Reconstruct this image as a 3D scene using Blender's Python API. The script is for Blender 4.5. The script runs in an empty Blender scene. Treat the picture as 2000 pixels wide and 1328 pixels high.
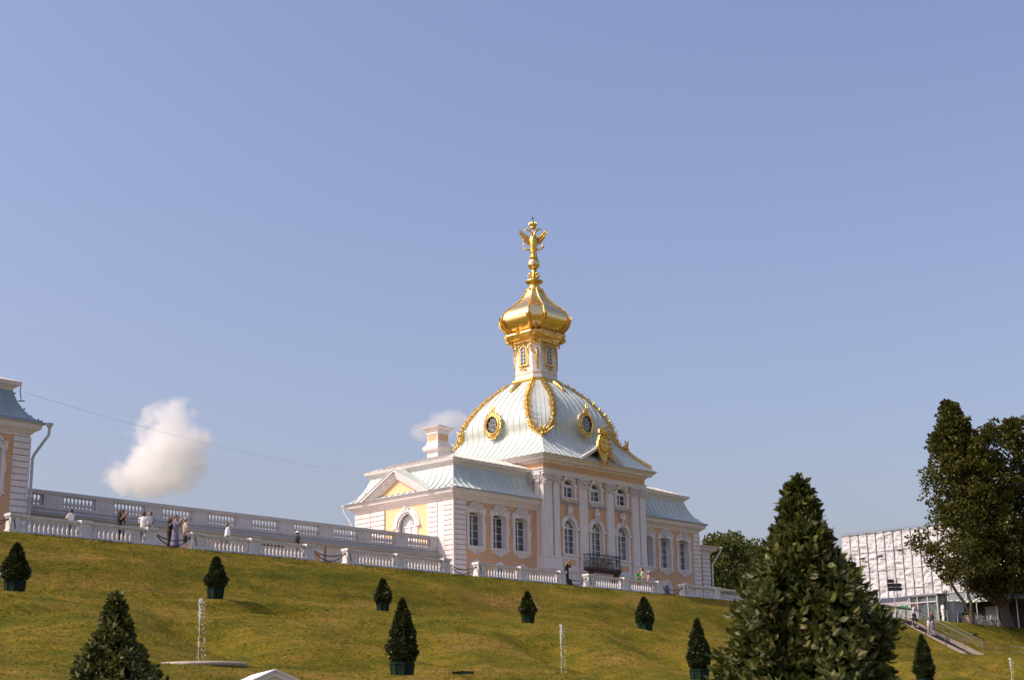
import bpy, bmesh, math, random
from math import sin, cos, pi, radians, sqrt
from mathutils import Vector, Matrix, noise
random.seed(7)
S = bpy.context.scene
COL = S.collection

# ------------------------------------------------------------------ camera
F_PX, PITCH, YAW, ROLL = 3022.6, .258351, -.819961, -.0170223
CAM_LOC = Vector((0, 0, 1.7))
cam_d = bpy.data.cameras.new('camera'); cam = bpy.data.objects.new('camera', cam_d); COL.objects.link(cam)
cam_d.sensor_width = 36; cam_d.lens = F_PX/2000*36; cam_d.clip_start = .1; cam_d.clip_end = 20000
_f = Vector((-sin(YAW)*cos(PITCH), cos(YAW)*cos(PITCH), sin(PITCH)))
_r = Vector((cos(YAW), sin(YAW), 0)); _u = _r.cross(_f)
_cr, _sr = cos(ROLL), sin(ROLL)
_R = _cr*_r + _sr*_u                 # image right after the roll
_U = _cr*_u - _sr*_r
cam.matrix_world = Matrix(((_R.x, _U.x, -_f.x, 0), (_R.y, _U.y, -_f.y, 0), (_R.z, _U.z, -_f.z, 1.7), (0, 0, 0, 1)))
cam_d.dof.use_dof = True; cam_d.dof.focus_distance = 105; cam_d.dof.aperture_fstop = 7.0
S.camera = cam

# ------------------------------------------------------------------ light
SUN = Vector((-1, .62, 1.12)).normalized()
SUN_EL = math.asin(SUN.z); SUN_AZ = math.atan2(SUN.x, SUN.y)
world = bpy.data.worlds.new('World'); S.world = world; world.use_nodes = True
wn = world.node_tree.nodes; wl = world.node_tree.links
sky = wn.new('ShaderNodeTexSky'); sky.sky_type = 'NISHITA'; sky.sun_disc = False
sky.sun_elevation = SUN_EL; sky.sun_rotation = SUN_AZ
sky.air_density = 1.3; sky.dust_density = 4.0; sky.ozone_density = 2.5
bg = wn['Background']; bg.inputs['Strength'].default_value = .15
tint = wn.new('ShaderNodeMixRGB'); tint.blend_type = 'MULTIPLY'; tint.inputs[0].default_value = 1; tint.inputs[2].default_value = (1.075,.94,1.04, 1)   # the photograph's warm white balance
wl.new(sky.outputs[0], tint.inputs[1]); wl.new(tint.outputs[0], bg.inputs['Color'])
sd = bpy.data.lights.new('sun', 'SUN'); sd.energy = 3.55; sd.angle = radians(.53); sd.color = (1, .88, .74)
so = bpy.data.objects.new('sun', sd); COL.objects.link(so)
so.rotation_euler = SUN.to_track_quat('Z', 'Y').to_euler(); so.location = (0, 0, 80)
S.view_settings.view_transform = 'Standard'; S.view_settings.look = 'None'
S.view_settings.exposure = 0.18; S.view_settings.gamma = 1; S.view_settings.use_curve_mapping = False
S.cycles.max_bounces = 8; S.cycles.transparent_max_bounces = 12; S.cycles.volume_bounces = 8

# ------------------------------------------------------------------ materials
def nmat(name):
    m = bpy.data.materials.new(name); m.use_nodes = True
    return m, m.node_tree.nodes, m.node_tree.links, m.node_tree.nodes['Principled BSDF']
def ramp(n, stops):
    r = n.new('ShaderNodeValToRGB'); e = r.color_ramp.elements
    while len(e) < len(stops): e.new(.5)
    for i, (p, c) in enumerate(stops): e[i].position = p; e[i].color = (*c, 1) if len(c) == 3 else c
    return r
def mat(name, col, rough=.8, var=.12, scale=1.5, metal=0, bump=0, bscale=20, spec=.5, stain=None, vec=None, streak=None):
    """painted / plastered surface: base colour varied by noise, optional vertical rain streaks of dirt"""
    m, n, l, b = nmat(name)
    tc = n.new('ShaderNodeTexCoord')
    mp = n.new('ShaderNodeMapping'); l.new(tc.outputs['Object'], mp.inputs[0])
    if vec: mp.inputs['Scale'].default_value = vec
    nz = n.new('ShaderNodeTexNoise'); nz.inputs['Scale'].default_value = scale; nz.inputs['Detail'].default_value = 6; nz.inputs['Roughness'].default_value = .65
    l.new(mp.outputs[0], nz.inputs['Vector'])
    lo = tuple(max(0, c*(1-var)) for c in col); hi = tuple(min(1, c*(1+var*.6)) for c in col)
    r = ramp(n, [(.3, lo), (.7, hi)]); l.new(nz.outputs['Fac'], r.inputs[0])
    out = r.outputs[0]
    if streak:
        m2 = n.new('ShaderNodeMapping'); l.new(tc.outputs['Object'], m2.inputs[0]); m2.inputs['Scale'].default_value = (6, 6, .45)
        n2 = n.new('ShaderNodeTexNoise'); n2.inputs['Scale'].default_value = 1; n2.inputs['Detail'].default_value = 5; l.new(m2.outputs[0], n2.inputs['Vector'])
        r2 = ramp(n, [(.52, (0, 0, 0)), (.78, (streak[3],)*3)]); l.new(n2.outputs['Fac'], r2.inputs[0])
        mx = n.new('ShaderNodeMixRGB'); l.new(r2.outputs[0], mx.inputs[0]); l.new(out, mx.inputs[1]); mx.inputs[2].default_value = (*streak[:3], 1)
        out = mx.outputs[0]
    l.new(out, b.inputs['Base Color'])
    b.inputs['Roughness'].default_value = rough; b.inputs['Metallic'].default_value = metal
    b.inputs['Specular IOR Level'].default_value = spec
    if bump:
        nb = n.new('ShaderNodeTexNoise'); nb.inputs['Scale'].default_value = bscale; nb.inputs['Detail'].default_value = 4; l.new(tc.outputs['Object'], nb.inputs['Vector'])
        bp = n.new('ShaderNodeBump'); bp.inputs['Strength'].default_value = bump; bp.inputs['Distance'].default_value = .05
        l.new(nb.outputs['Fac'], bp.inputs['Height']); l.new(bp.outputs[0], b.inputs['Normal'])
    return m
WHITE = mat('white_plaster', (.745, .69, .67), .75, .07, 1.2, bump=.15, bscale=12, streak=(.42, .36, .30, .5))  # dirt streaks, strengthened to stand in for dark cornice shading
TRIM = mat('white_trim', (.75, .70, .68), .7, .06, 2.5, bump=.1, bscale=18, streak=(.42, .36, .31, .5))  # dirt streaks, also deepened to imitate shading on the mouldings
PEACH = mat('peach_plaster', (.66, .40, .225), .85, .08, .9, bump=.12, bscale=10, streak=(.5, .34, .2, .25))
PEACH_L = mat('sunlit_peach_plaster', (.80, .56, .31), .85, .06, .9, bump=.1)  # lighter copy of the peach for the sunny side, sunlight put into the colour
GROOVE = mat('groove_terracotta', (.50, .24, .11), .9, .1, 3)
ROOFD = mat('roof_dark_metal', (.27, .35, .36), .42, .12, .7, spec=.6, streak=(.2, .26, .26, .3))
ROOF = mat('roof_mint_metal', (.53, .585, .545), .42, .10, .7, spec=.6, bump=.06, bscale=3, streak=(.36, .44, .43, .3))
ROOFC = mat('roof_cream_metal', (.66, .62, .54), .5, .08, .7, spec=.5, streak=(.45, .42, .36, .3))
GOLD = mat('gilding', (.88, .67, .31), .28, .10, 5, metal=1, bump=.12, bscale=9)
GOLDM = mat('gilding_matt', (.80, .53, .14), .27, .3, 9, metal=1, bump=.5, bscale=22)
IRON = mat('black_iron', (.018, .016, .018), .45, .2, 8)
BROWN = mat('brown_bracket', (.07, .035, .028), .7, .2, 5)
PIPE = mat('downpipe_paint', (.42, .44, .46), .4, .08, 3, spec=.6)
PIPEW = mat('downpipe_white', (.74, .73, .72), .4, .08, 3, spec=.6)
STONE = mat('balustrade_stone', (.74, .71, .69), .85, .13, 2.2, bump=.3, bscale=14, streak=(.30, .33, .27, .45))
GALST = mat('gallery_stone', (.56, .54, .54), .85, .12, 1.2, bump=.2, bscale=12, streak=(.33, .31, .30, .4))
GALW = mat('gallery_plaster', (.62, .57, .55), .85, .10, 1.1, streak=(.45, .35, .28, .35))
LEAD = mat('lead_flashing', (.30, .35, .40), .45, .15, 2, spec=.6)
DARK = mat('dark_interior', (.02, .02, .022), .9, .2, 3)
GREY = mat('grey_panel', (.20, .23, .26), .5, .1, 2)
ALU = mat('aluminium_frame', (.62, .62, .63), .35, .06, 4, metal=.4)
STEEL = mat('painted_steel', (.11, .13, .10), .5, .15, 6)
PICKET = mat('white_picket', (.76, .76, .77), .6, .06, 5)
STEP = mat('stair_stone', (0.11, .09, .09), .9, .2, 4, bump=.3)
KERB = mat('stair_kerb', (.30, .245, .20), .9, .15, 3)
TUB = mat('green_tub_paint', (.008, .024, .016), .75, .35, 6, spec=.2)
BARK = mat('bark', (.085, .060, .045), .95, .3, 6, bump=.6, bscale=12)
TERR = mat('terrace_gravel', (.42, .36, .29), .95, .12, 3)
SIGN = mat('sign_dark_blue', (.018, .022, .035), .5, .1, 5)
AWN = mat('awning_canvas', (.55, .53, .48), .8, .25, .8)
GREENB = mat('green_fascia', (.015, .19, .09), .6, .2, 3)
WINFR = mat('window_paint', (.70, .71, .72), .5, .05, 4)

def glass_mat(name, base, rough=.06):
    m, n, l, b = nmat(name)
    tc = n.new('ShaderNodeTexCoord'); nz = n.new('ShaderNodeTexNoise'); nz.inputs['Scale'].default_value = 1.7; nz.inputs['Detail'].default_value = 3
    l.new(tc.outputs['Object'], nz.inputs['Vector'])
    r = ramp(n, [(.35, tuple(c*.55 for c in base)), (.65, tuple(c*1.35 for c in base))]); l.new(nz.outputs['Fac'], r.inputs[0])
    l.new(r.outputs[0], b.inputs['Base Color']); b.inputs['Roughness'].default_value = rough; b.inputs['Specular IOR Level'].default_value = .8
    bp = n.new('ShaderNodeBump'); bp.inputs['Strength'].default_value = .05; l.new(nz.outputs['Fac'], bp.inputs['Height']); l.new(bp.outputs[0], b.inputs['Normal'])
    return m
GLASS = glass_mat('window_glass', (.085, .095, .105))
GLASS_C = glass_mat('curtained_glass', (.16, .15, .15), .15)
GLASS_D = glass_mat('dark_glass', (.035, .04, .045))
GLASS_K = glass_mat('kiosk_glass', (.10, .13, .14), .1)

def leaf_mat(name, cols, rough=.45, trans=.25, spec=.4):
    m, n, l, b = nmat(name)
    g = n.new('ShaderNodeNewGeometry')
    k = len(cols); r = ramp(n, [(i/(k-1), c) for i, c in enumerate(cols)])
    tc = n.new('ShaderNodeTexCoord'); nz = n.new('ShaderNodeTexNoise'); nz.inputs['Scale'].default_value = .8; nz.inputs['Detail'].default_value = 2
    l.new(tc.outputs['Object'], nz.inputs['Vector'])
    mx = n.new('ShaderNodeMath'); mx.operation = 'MULTIPLY_ADD'; mx.inputs[1].default_value = .65
    l.new(g.outputs['Random Per Island'], mx.inputs[0]); 
    m3 = n.new('ShaderNodeMath'); m3.operation = 'MULTIPLY'; m3.inputs[1].default_value = .4; l.new(nz.outputs['Fac'], m3.inputs[0]); l.new(m3.outputs[0], mx.inputs[2])
    l.new(mx.outputs[0], r.inputs[0]); l.new(r.outputs[0], b.inputs['Base Color'])
    b.inputs['Roughness'].default_value = rough; b.inputs['Specular IOR Level'].default_value = spec
    tr = n.new('ShaderNodeBsdfTranslucent'); l.new(r.outputs[0], tr.inputs[0])
    ms = n.new('ShaderNodeMixShader'); ms.inputs[0].default_value = trans
    l.new(b.outputs[0], ms.inputs[1]); l.new(tr.outputs[0], ms.inputs[2]); l.new(ms.outputs[0], n['Material Output'].inputs[0])
    return m
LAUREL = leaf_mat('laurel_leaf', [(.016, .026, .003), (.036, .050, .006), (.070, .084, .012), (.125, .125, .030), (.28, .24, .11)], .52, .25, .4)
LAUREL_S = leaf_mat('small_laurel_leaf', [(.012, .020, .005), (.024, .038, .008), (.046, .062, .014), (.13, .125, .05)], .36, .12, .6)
TREE_A = leaf_mat('lime_tree_leaf', [(.026, .034, .006), (.050, .058, .008), (.080, .080, .012), (.13, .098, .022)], .6, .3, .15)
TREE_B = leaf_mat('park_tree_leaf', [(.028, .046, .007), (.055, .078, .011), (.10, .108, .016), (.17, .135, .024)], .55, .3, .3)

def grass_mat():
    m, n, l, b = nmat('lawn_grass')
    tc = n.new('ShaderNodeTexCoord')
    def nz(scale, vec, det=6, rough=.6):
        mp = n.new('ShaderNodeMapping'); mp.inputs['Scale'].default_value = vec; l.new(tc.outputs['Object'], mp.inputs[0])
        t = n.new('ShaderNodeTexNoise'); t.inputs['Scale'].default_value = scale; t.inputs['Detail'].default_value = det; t.inputs['Roughness'].default_value = rough
        l.new(mp.outputs[0], t.inputs['Vector']); return t
    big = nz(.34, (.34, 1.5, 1.5), 7, .68)
    r1 = ramp(n, [(.34, (.112, .118, .006)), (.45, (.178, .154, .009)), (.54, (.238, .180, .017)), (.66, (.31, .202, .044))]); l.new(big.outputs['Fac'], r1.inputs[0])
    mid = nz(1.3, (.5, 1, 1), 6, .7)
    r2 = ramp(n, [(.3, (.45, .58, .4)), (.5, (.9, .92, .85)), (.72, (1.5, 1.25, 1.3))]); l.new(mid.outputs['Fac'], r2.inputs[0])
    mu = n.new('ShaderNodeMixRGB'); mu.blend_type = 'MULTIPLY'; mu.inputs[0].default_value = .8; l.new(r1.outputs[0], mu.inputs[1]); l.new(r2.outputs[0], mu.inputs[2])
    fin = nz(6.5, (.8, 1.6, 1), 10, .85)
    r3 = ramp(n, [(.36, (.22, .30, .2)), (.5, (.95, .95, .95)), (.64, (2.0, 1.7, 1.6))]); l.new(fin.outputs['Fac'], r3.inputs[0])
    mv = n.new('ShaderNodeMixRGB'); mv.blend_type = 'MULTIPLY'; mv.inputs[0].default_value = .9; l.new(mu.outputs[0], mv.inputs[1]); l.new(r3.outputs[0], mv.inputs[2])
    l.new(mv.outputs[0], b.inputs['Base Color']); b.inputs['Roughness'].default_value = .95; b.inputs['Specular IOR Level'].default_value = .15
    ad = n.new('ShaderNodeMath'); ad.operation = 'ADD'; l.new(fin.outputs['Fac'], ad.inputs[0]); l.new(mid.outputs['Fac'], ad.inputs[1])
    bp = n.new('ShaderNodeBump'); bp.inputs['Strength'].default_value = .9; bp.inputs['Distance'].default_value = .16
    l.new(ad.outputs[0], bp.inputs['Height']); l.new(bp.outputs[0], b.inputs['Normal'])
    return m
GRASS = grass_mat()

# ------------------------------------------------------------------ mesh helpers
class MB:
    def __init__(s): s.v = []; s.f = []
    def add(s, vs, fs):
        o = len(s.v); s.v += [tuple(p) for p in vs]; s.f += [tuple(i+o for i in f) for f in fs]
    def box(s, x0, x1, y0, y1, z0, z1):
        s.add([(x0,y0,z0),(x1,y0,z0),(x1,y1,z0),(x0,y1,z0),(x0,y0,z1),(x1,y0,z1),(x1,y1,z1),(x0,y1,z1)],
              [(0,3,2,1),(4,5,6,7),(0,1,5,4),(1,2,6,5),(2,3,7,6),(3,0,4,7)])
    def fbox(s, F, u0, u1, w0, w1, z0, z1):
        s.add([F(u0,w0,z0),F(u1,w0,z0),F(u1,w1,z0),F(u0,w1,z0),F(u0,w0,z1),F(u1,w0,z1),F(u1,w1,z1),F(u0,w1,z1)],
              [(0,3,2,1),(4,5,6,7),(0,1,5,4),(1,2,6,5),(2,3,7,6),(3,0,4,7)])
    def fprism(s, F, pts, w0, w1):
        k = len(pts)
        s.add([F(u,w0,z) for u, z in pts]+[F(u,w1,z) for u, z in pts],
              [tuple(range(k)), tuple(range(2*k-1, k-1, -1))]+[(i,(i+1) % k,(i+1) % k+k,i+k) for i in range(k)])
    def arch(s, F, cu, cz, r0, r1, w0, w1, a0=0, a1=180, n=14, ey=1.):
        P = []
        for i in range(n+1):
            a = radians(a0+(a1-a0)*i/n)
            P.append([F(cu+r*cos(a), w, cz+r*sin(a)*ey) for r, w in ((r0,w0),(r1,w0),(r1,w1),(r0,w1))])
        vs = [p for q in P for p in q]; fs = [(0,1,2,3),(4*n,4*n+3,4*n+2,4*n+1)]
        for i in range(n):
            for j in range(4): a = 4*i+j; b = 4*i+(j+1) % 4; fs.append((a, b, b+4, a+4))
        s.add(vs, fs)
    def tube(s, pts, r, k=8, caps=True, r1=None):
        pts = [Vector(p) for p in pts]; n = len(pts); vs = []; fs = []
        prev = None
        for i, p in enumerate(pts):
            d = (pts[min(i+1, n-1)]-pts[max(i-1, 0)]).normalized()
            if prev is None:
                a = Vector((0,0,1)) if abs(d.z) < .9 else Vector((1,0,0)); x = d.cross(a).normalized()
            else: x = (prev-d*prev.dot(d)).normalized()
            prev = x; y = d.cross(x)
            rr = r[i] if isinstance(r, (list, tuple)) else (r if r1 is None else r+(r1-r)*i/(n-1))
            for j in range(k):
                t = 2*pi*j/k; vs.append(p+x*rr*cos(t)+y*rr*sin(t))
        for i in range(n-1):
            for j in range(k): a = i*k+j; b = i*k+(j+1) % k; fs.append((a, b, b+k, a+k))
        if caps: fs += [tuple(range(k-1, -1, -1)), tuple(range((n-1)*k, n*k))]
        s.add(vs, fs)
    def lathe(s, c, prof, k=16, caps=True, ang=0):
        vs = []; fs = []; n = len(prof)
        for r, z in prof:
            for j in range(k): t = 2*pi*j/k+ang; vs.append((c[0]+r*cos(t), c[1]+r*sin(t), c[2]+z))
        for i in range(n-1):
            for j in range(k): a = i*k+j; b = i*k+(j+1) % k; fs.append((a, b, b+k, a+k))
        if caps: fs += [tuple(range(k-1, -1, -1)), tuple(range((n-1)*k, n*k))]
        s.add(vs, fs)
    def ball(s, c, r, k=8, sc=(1,1,1)):
        prof = [(sin(pi*i/6), -cos(pi*i/6)) for i in range(7)]
        vs = []; fs = []
        for q, z in prof:
            for j in range(k): t = 2*pi*j/k; vs.append((c[0]+r*q*cos(t)*sc[0], c[1]+r*q*sin(t)*sc[1], c[2]+r*z*sc[2]))
        for i in range(6):
            for j in range(k): a = i*k+j; b = i*k+(j+1) % k; fs.append((a, b, b+k, a+k))
        s.add(vs, fs)
    def curl(s, p, d, e, L, r, k=5, n=5):
        """tapering tendril that starts towards d and bends towards e"""
        p = Vector(p); d = Vector(d).normalized(); e = Vector(e).normalized(); pts = [p.copy()]
        for i in range(n): p = p+(d*(1-i/(n-1))+e*(i/(n-1))*1.0)*L/n; pts.append(p.copy())
        s.tube(pts, [r*(1-.75*abs(i/n-.3)/.7) for i in range(n+1)], k)
    def loft(s, rings, closed=True, caps=True):
        k = len(rings[0]); vs = [p for r in rings for p in r]; fs = []
        for i in range(len(rings)-1):
            for j in range(k if closed else k-1): a = i*k+j; b = i*k+(j+1) % k; fs.append((a, b, b+k, a+k))
        if caps and closed: fs += [tuple(range(k-1, -1, -1)), tuple(range((len(rings)-1)*k, len(rings)*k))]
        s.add(vs, fs)
    def sweep(s, poly, prof, caps=False):
        """poly: CCW list of (x,y); prof: list of (out,z); mitred sweep round a closed outline"""
        rings = [[(x, y, z) for x, y in offset(poly, o)] for o, z in prof]
        s.loft(rings, True, caps)
def offset(poly, o):
    n = len(poly); out = []
    for i in range(n):
        a = Vector(poly[i-1]); b = Vector(poly[i]); c = Vector(poly[(i+1) % n])
        d1 = (b-a).normalized(); d2 = (c-b).normalized(); n1 = Vector((d1.y, -d1.x)); n2 = Vector((d2.y, -d2.x))
        m = n1+n2; m = m/max(.3, 1+n1.dot(n2)); out.append((b.x+m.x*o, b.y+m.y*o))
    return out
def frame(ox, oy, ux, uy, nx, ny): return lambda u, w, z: (ox+u*ux+w*nx, oy+u*uy+w*ny, z)
def front(y): return frame(0, y, 1, 0, 0, -1)
def back(y): return frame(0, y, 1, 0, 0, 1)
def west(x): return frame(x, 0, 0, 1, -1, 0)
def east(x): return frame(x, 0, 0, 1, 1, 0)
def obj(name, mb, m, parent=None, smooth=False, label=None):
    me = bpy.data.meshes.new(name); me.from_pydata(mb.v, [], mb.f)
    bm = bmesh.new(); bm.from_mesh(me); bmesh.ops.recalc_face_normals(bm, faces=bm.faces); bm.to_mesh(me); bm.free()
    me.materials.append(m)
    if smooth: me.polygons.foreach_set('use_smooth', [True]*len(me.polygons))
    o = bpy.data.objects.new(name, me); COL.objects.link(o)
    if parent is not None:
        o.parent = parent
        q = parent; off = Vector((0, 0, 0))
        while q is not None: off += q.location; q = q.parent
        if off.length > 0 and not getattr(mb, 'local', False):
            me.transform(Matrix.Translation(-off))
    if label: o['label'] = label
    return o
def tag(o, label, cat, group=None, kind=None):
    if label: o['label'] = label
    if cat: o['category'] = cat
    if group: o['group'] = group
    if kind: o['kind'] = kind
    return o
def thing(name, label, cat, loc=(0,0,0), group=None):
    o = bpy.data.objects.new(name, None); COL.objects.link(o); o.location = loc; o.empty_display_size = .3
    return tag(o, label, cat, group)
def dup(o, loc=None, rz=None, parent=None, label=None, scale=None):
    c = o.copy(); COL.objects.link(c)
    if parent is not None: c.parent = parent
    if loc is not None: c.location = loc
    if rz is not None: c.rotation_euler = (0, 0, rz)
    if scale is not None: c.scale = (scale,)*3 if not isinstance(scale, tuple) else scale
    if label: c['label'] = label
    for ch in [x for x in o.children]: dup(ch, parent=c)
    return c

# ------------------------------------------------------------------ terrain
PROF = [(-500,0),(18,0),(22,.1),(28,.6),(34,1.6),(40,3.0),(44.5,4.1),(46.2,4.62),(47.2,4.78),(49.4,4.86),(50.4,5.05),(56,6.75),(59.2,8.15),(60.4,8.55),(62.8,8.66),(63.8,9.0),(66.6,11.0),(67.8,11.8),(68.5,12.2),(69.0,12.33),(69.6,12.36),(2000,12.36)]
def prof(y):
    for (a, za), (b, zb) in zip(PROF, PROF[1:]):
        if y <= b:
            t = (y-a)/(b-a); return za+(zb-za)*t
    return PROF[-1][1]
def ground(x, y):
    z = (prof(y-.5)+prof(y)+prof(y+.5)+prof(y-.9)+prof(y+.9))/5 if y < 68.2 else prof(y)
    a = max(0, min(1, (67.9-y)/3))*max(0, min(1, (y-18)/8))
    if a > 0:
        z += a*(.48*noise.noise(Vector((x*.085, y*.16, 0)))+.22*noise.noise(Vector((x*.3+9, y*.42, 3)))+.045*noise.noise(Vector((x*.9, y*1.1, 7))))
        b = max(0, 1-abs(y-55.5)/5.2)
        z += a*(.07*noise.noise(Vector((x*1.7, y*2.3, 11)))+.10*noise.noise(Vector((x*.22+4, y*.95, 21))))
        z += a*(-.95*b*(1-abs(sin(pi*(x-40.0)/10.95)))**1.3+.45*b*abs(sin(pi*(x-40.0)/10.95)))
        z += a*.16*max(0, 1-abs(y-66)/2.5)*sin(x*.33+1)
    for y0_, pts_ in ((62, ((34.5,8.52),(45.15,8.90),(56,8.87),(67.4,8.73),(78.4,8.68))), (48, ((34,4.82),(44.45,4.64),(64.9,4.88),(88,4.86)))):
        w = math.exp(-((y-y0_)/(1.3 if y0_ == 62 else 1.6))**4)
        if w > .01 and a > 0:
            zt = pts_[0][1] if x < pts_[0][0] else pts_[-1][1]
            for (p, zp), (q, zq) in zip(pts_, pts_[1:]):
                if p <= x < q: zt = zp+(zq-zp)*(x-p)/(q-p)
            z = z*(1-w)+(zt+.05*noise.noise(Vector((x*.5, y, 5))))*w
    if 119.8 < x < 125.8 and y < 69.5:
        k = min(1, (x-119.8)/1.2, (125.8-x)/1.2); zs_ = 12.33-(12.33-8.70)*max(0, min(1, (68.9-y)/6.5))
        if y > 61.5: z = z*(1-k)+zs_*k-.05*k
        if 121.5 < x < 124.2 and 62.3 < y < 69.2: z = zs_-1.0
    return z
def make_ground():
    xs = [-3000,-1200,-500,-200,-100,-50]+[-20+4*i for i in range(10)]+[20+.45*i for i in range(312)]+[160.5+4*i for i in range(1,30)]+[350,500,900,1500,3000,6000]
    ys = [-3000,-1000,-300,-100,-40]+[-20+4*i for i in range(10)]+[20+.8*i for i in range(25)]+[40+.36*i for i in range(81)]+[69.4,70,72,75,80,90,110,150,220,400,900,2000,6000]
    ys = sorted(set(ys)); m = MB(); nx = len(xs)
    m.v = [(x, y, ground(x, y)) for y in ys for x in xs]
    m.f = [(j*nx+i, j*nx+i+1, (j+1)*nx+i+1, (j+1)*nx+i) for j in range(len(ys)-1) for i in range(nx-1)]
    o = obj('ground', m, GRASS, smooth=True); o['kind'] = 'structure'; o['label'] = 'mown olive green grass bank rising in ledges to the terrace'
    p = MB(); p.box(-60, 118, 69.42, 75.0, 12.3, 12.372); q = obj('path', p, TERR); q['kind'] = 'structure'; q['label'] = 'gravel terrace walk behind the stone balustrade'
make_ground()

# ------------------------------------------------------------------ facade helpers
def wall(mb, F, u0, u1, z0, z1, ops, depth, rev=None):
    cur = u0; ops = sorted(ops)
    def quad(a, b, c, d): mb.add([a, b, c, d], [(0, 1, 2, 3)])
    for ua, ub, za, zb, rise in ops:
        if ua > cur: quad(F(cur,0,z0), F(ua,0,z0), F(ua,0,z1), F(cur,0,z1))
        if za > z0: quad(F(ua,0,z0), F(ub,0,z0), F(ub,0,za), F(ua,0,za))
        pts = op_pts(ua, ub, za, zb, rise)
        top = pts[1:-1] if rise == 0 else pts[1:-1]
        top = [p for p in pts if p[1] >= zb-1e-6]
        for (a, az), (b, bz) in zip(top, top[1:]): quad(F(a,0,az), F(b,0,bz), F(b,0,z1), F(a,0,z1))
        k = len(pts); rv_ = MB()
        if rev is not None: rev.append(rv_)
        for i in range(k):
            (a, az), (b, bz) = pts[i], pts[(i+1) % k]
            (mb if rev is None else rv_).add([F(a,0 if rev is None else .003,az), F(b,0 if rev is None else .003,bz), F(b,-depth,bz), F(a,-depth,az)], [(0, 1, 2, 3)])
        cur = ub
    if u1 > cur: quad(F(cur,0,z0), F(u1,0,z0), F(u1,0,z1), F(cur,0,z1))
def op_pts(ua, ub, za, zb, rise, n=14):
    c = (ua+ub)/2; h = (ub-ua)/2
    if rise <= 0: return [(ua, za), (ua, zb), (ub, zb), (ub, za)]
    return [(ua, za)]+[(c-h*cos(pi*i/n), zb+rise*sin(pi*i/n)) for i in range(n+1)]+[(ub, za)]
def window(F, op, depth, parent, rows=4, cols=2, gm=None, fan=False, b=.07, bar=.035, name='window', trans=0):
    ua, ub, za, zb, rise = op; c = (ua+ub)/2; h = (ub-ua)/2
    m = MB(); w0, w1 = -depth+.012, -depth+.07
    m.fbox(F, ua, ua+b, w0, w1, za, zb); m.fbox(F, ub-b, ub, w0, w1, za, zb); m.fbox(F, ua+b, ub-b, w0, w1, za, za+b)
    m.fbox(F, c-b*.55, c+b*.55, w0, w1+.004, za+b, zb+(rise*.55 if fan else 0))
    if rise > 0:
        m.fbox(F, ua+b, ub-b, w0, w1-.004, zb-b*.6-trans*.3, zb+b*.4+trans)
        pts = op_pts(ua, ub, za, zb, rise); m.arch(F, c, zb, h-b, h, w0, w1-.002, ey=rise/h)
        if fan:
            for a in (35, 62, 118, 145):
                a = radians(a); p = Vector((cos(a), sin(a)*rise/h)); q = Vector((-p.y, p.x)).normalized()*bar*.5
                m.fprism(F, [(c+p.x*h*.25-q.x, zb+p.y*h*.25-q.y), (c+p.x*h*.95-q.x, zb+p.y*h*.95-q.y), (c+p.x*h*.95+q.x, zb+p.y*h*.95+q.y), (c+p.x*h*.25+q.x, zb+p.y*h*.25+q.y)], w0, w1-.012)
            m.arch(F, c, zb, h*.2, h*.2+bar, w0, w1-.015)
    else: m.fbox(F, ua+b, ub-b, w0, w1, zb-b, zb)
    H = (zb-za-2*b)
    for i in range(1, rows): z = za+b+H*i/rows; m.fbox(F, ua+b, ub-b, w0, w1-.01, z-bar/2, z+bar/2)
    o = obj(name, m, WINFR, parent)
    g = MB(); g.fprism(F, op_pts(ua-.01, ub+.01, za-.01, zb, rise+.01 if rise else 0), -depth-.03, -depth+.002)
    obj('pane', g, gm or GLASS, o)
    return o
def scatter_curls(mb, F, cu, cz, hu, hz, n, L, r, w=.03, rng=random, shape='ell'):
    for i in range(n):
        while True:
            a, b = rng.uniform(-1, 1), rng.uniform(-1, 1)
            if shape != 'ell' or a*a+b*b < 1: break
        p = F(cu+a*hu, w, cz+b*hz); t = rng.uniform(0, 2*pi)
        o = Vector(F(0, 0, 0)); du = Vector(F(1, 0, 0))-o; dw = Vector(F(0, 1, 0))-o; dz = Vector((0, 0, 1))
        d = du*cos(t)+dz*sin(t)+dw*.7; t2 = t+rng.choice((-1.7, 1.7)); e = du*cos(t2)+dz*sin(t2)-dw*.1
        mb.curl(p, d, e, L*rng.uniform(.7, 1.2), r*rng.uniform(.8, 1.2))
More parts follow.
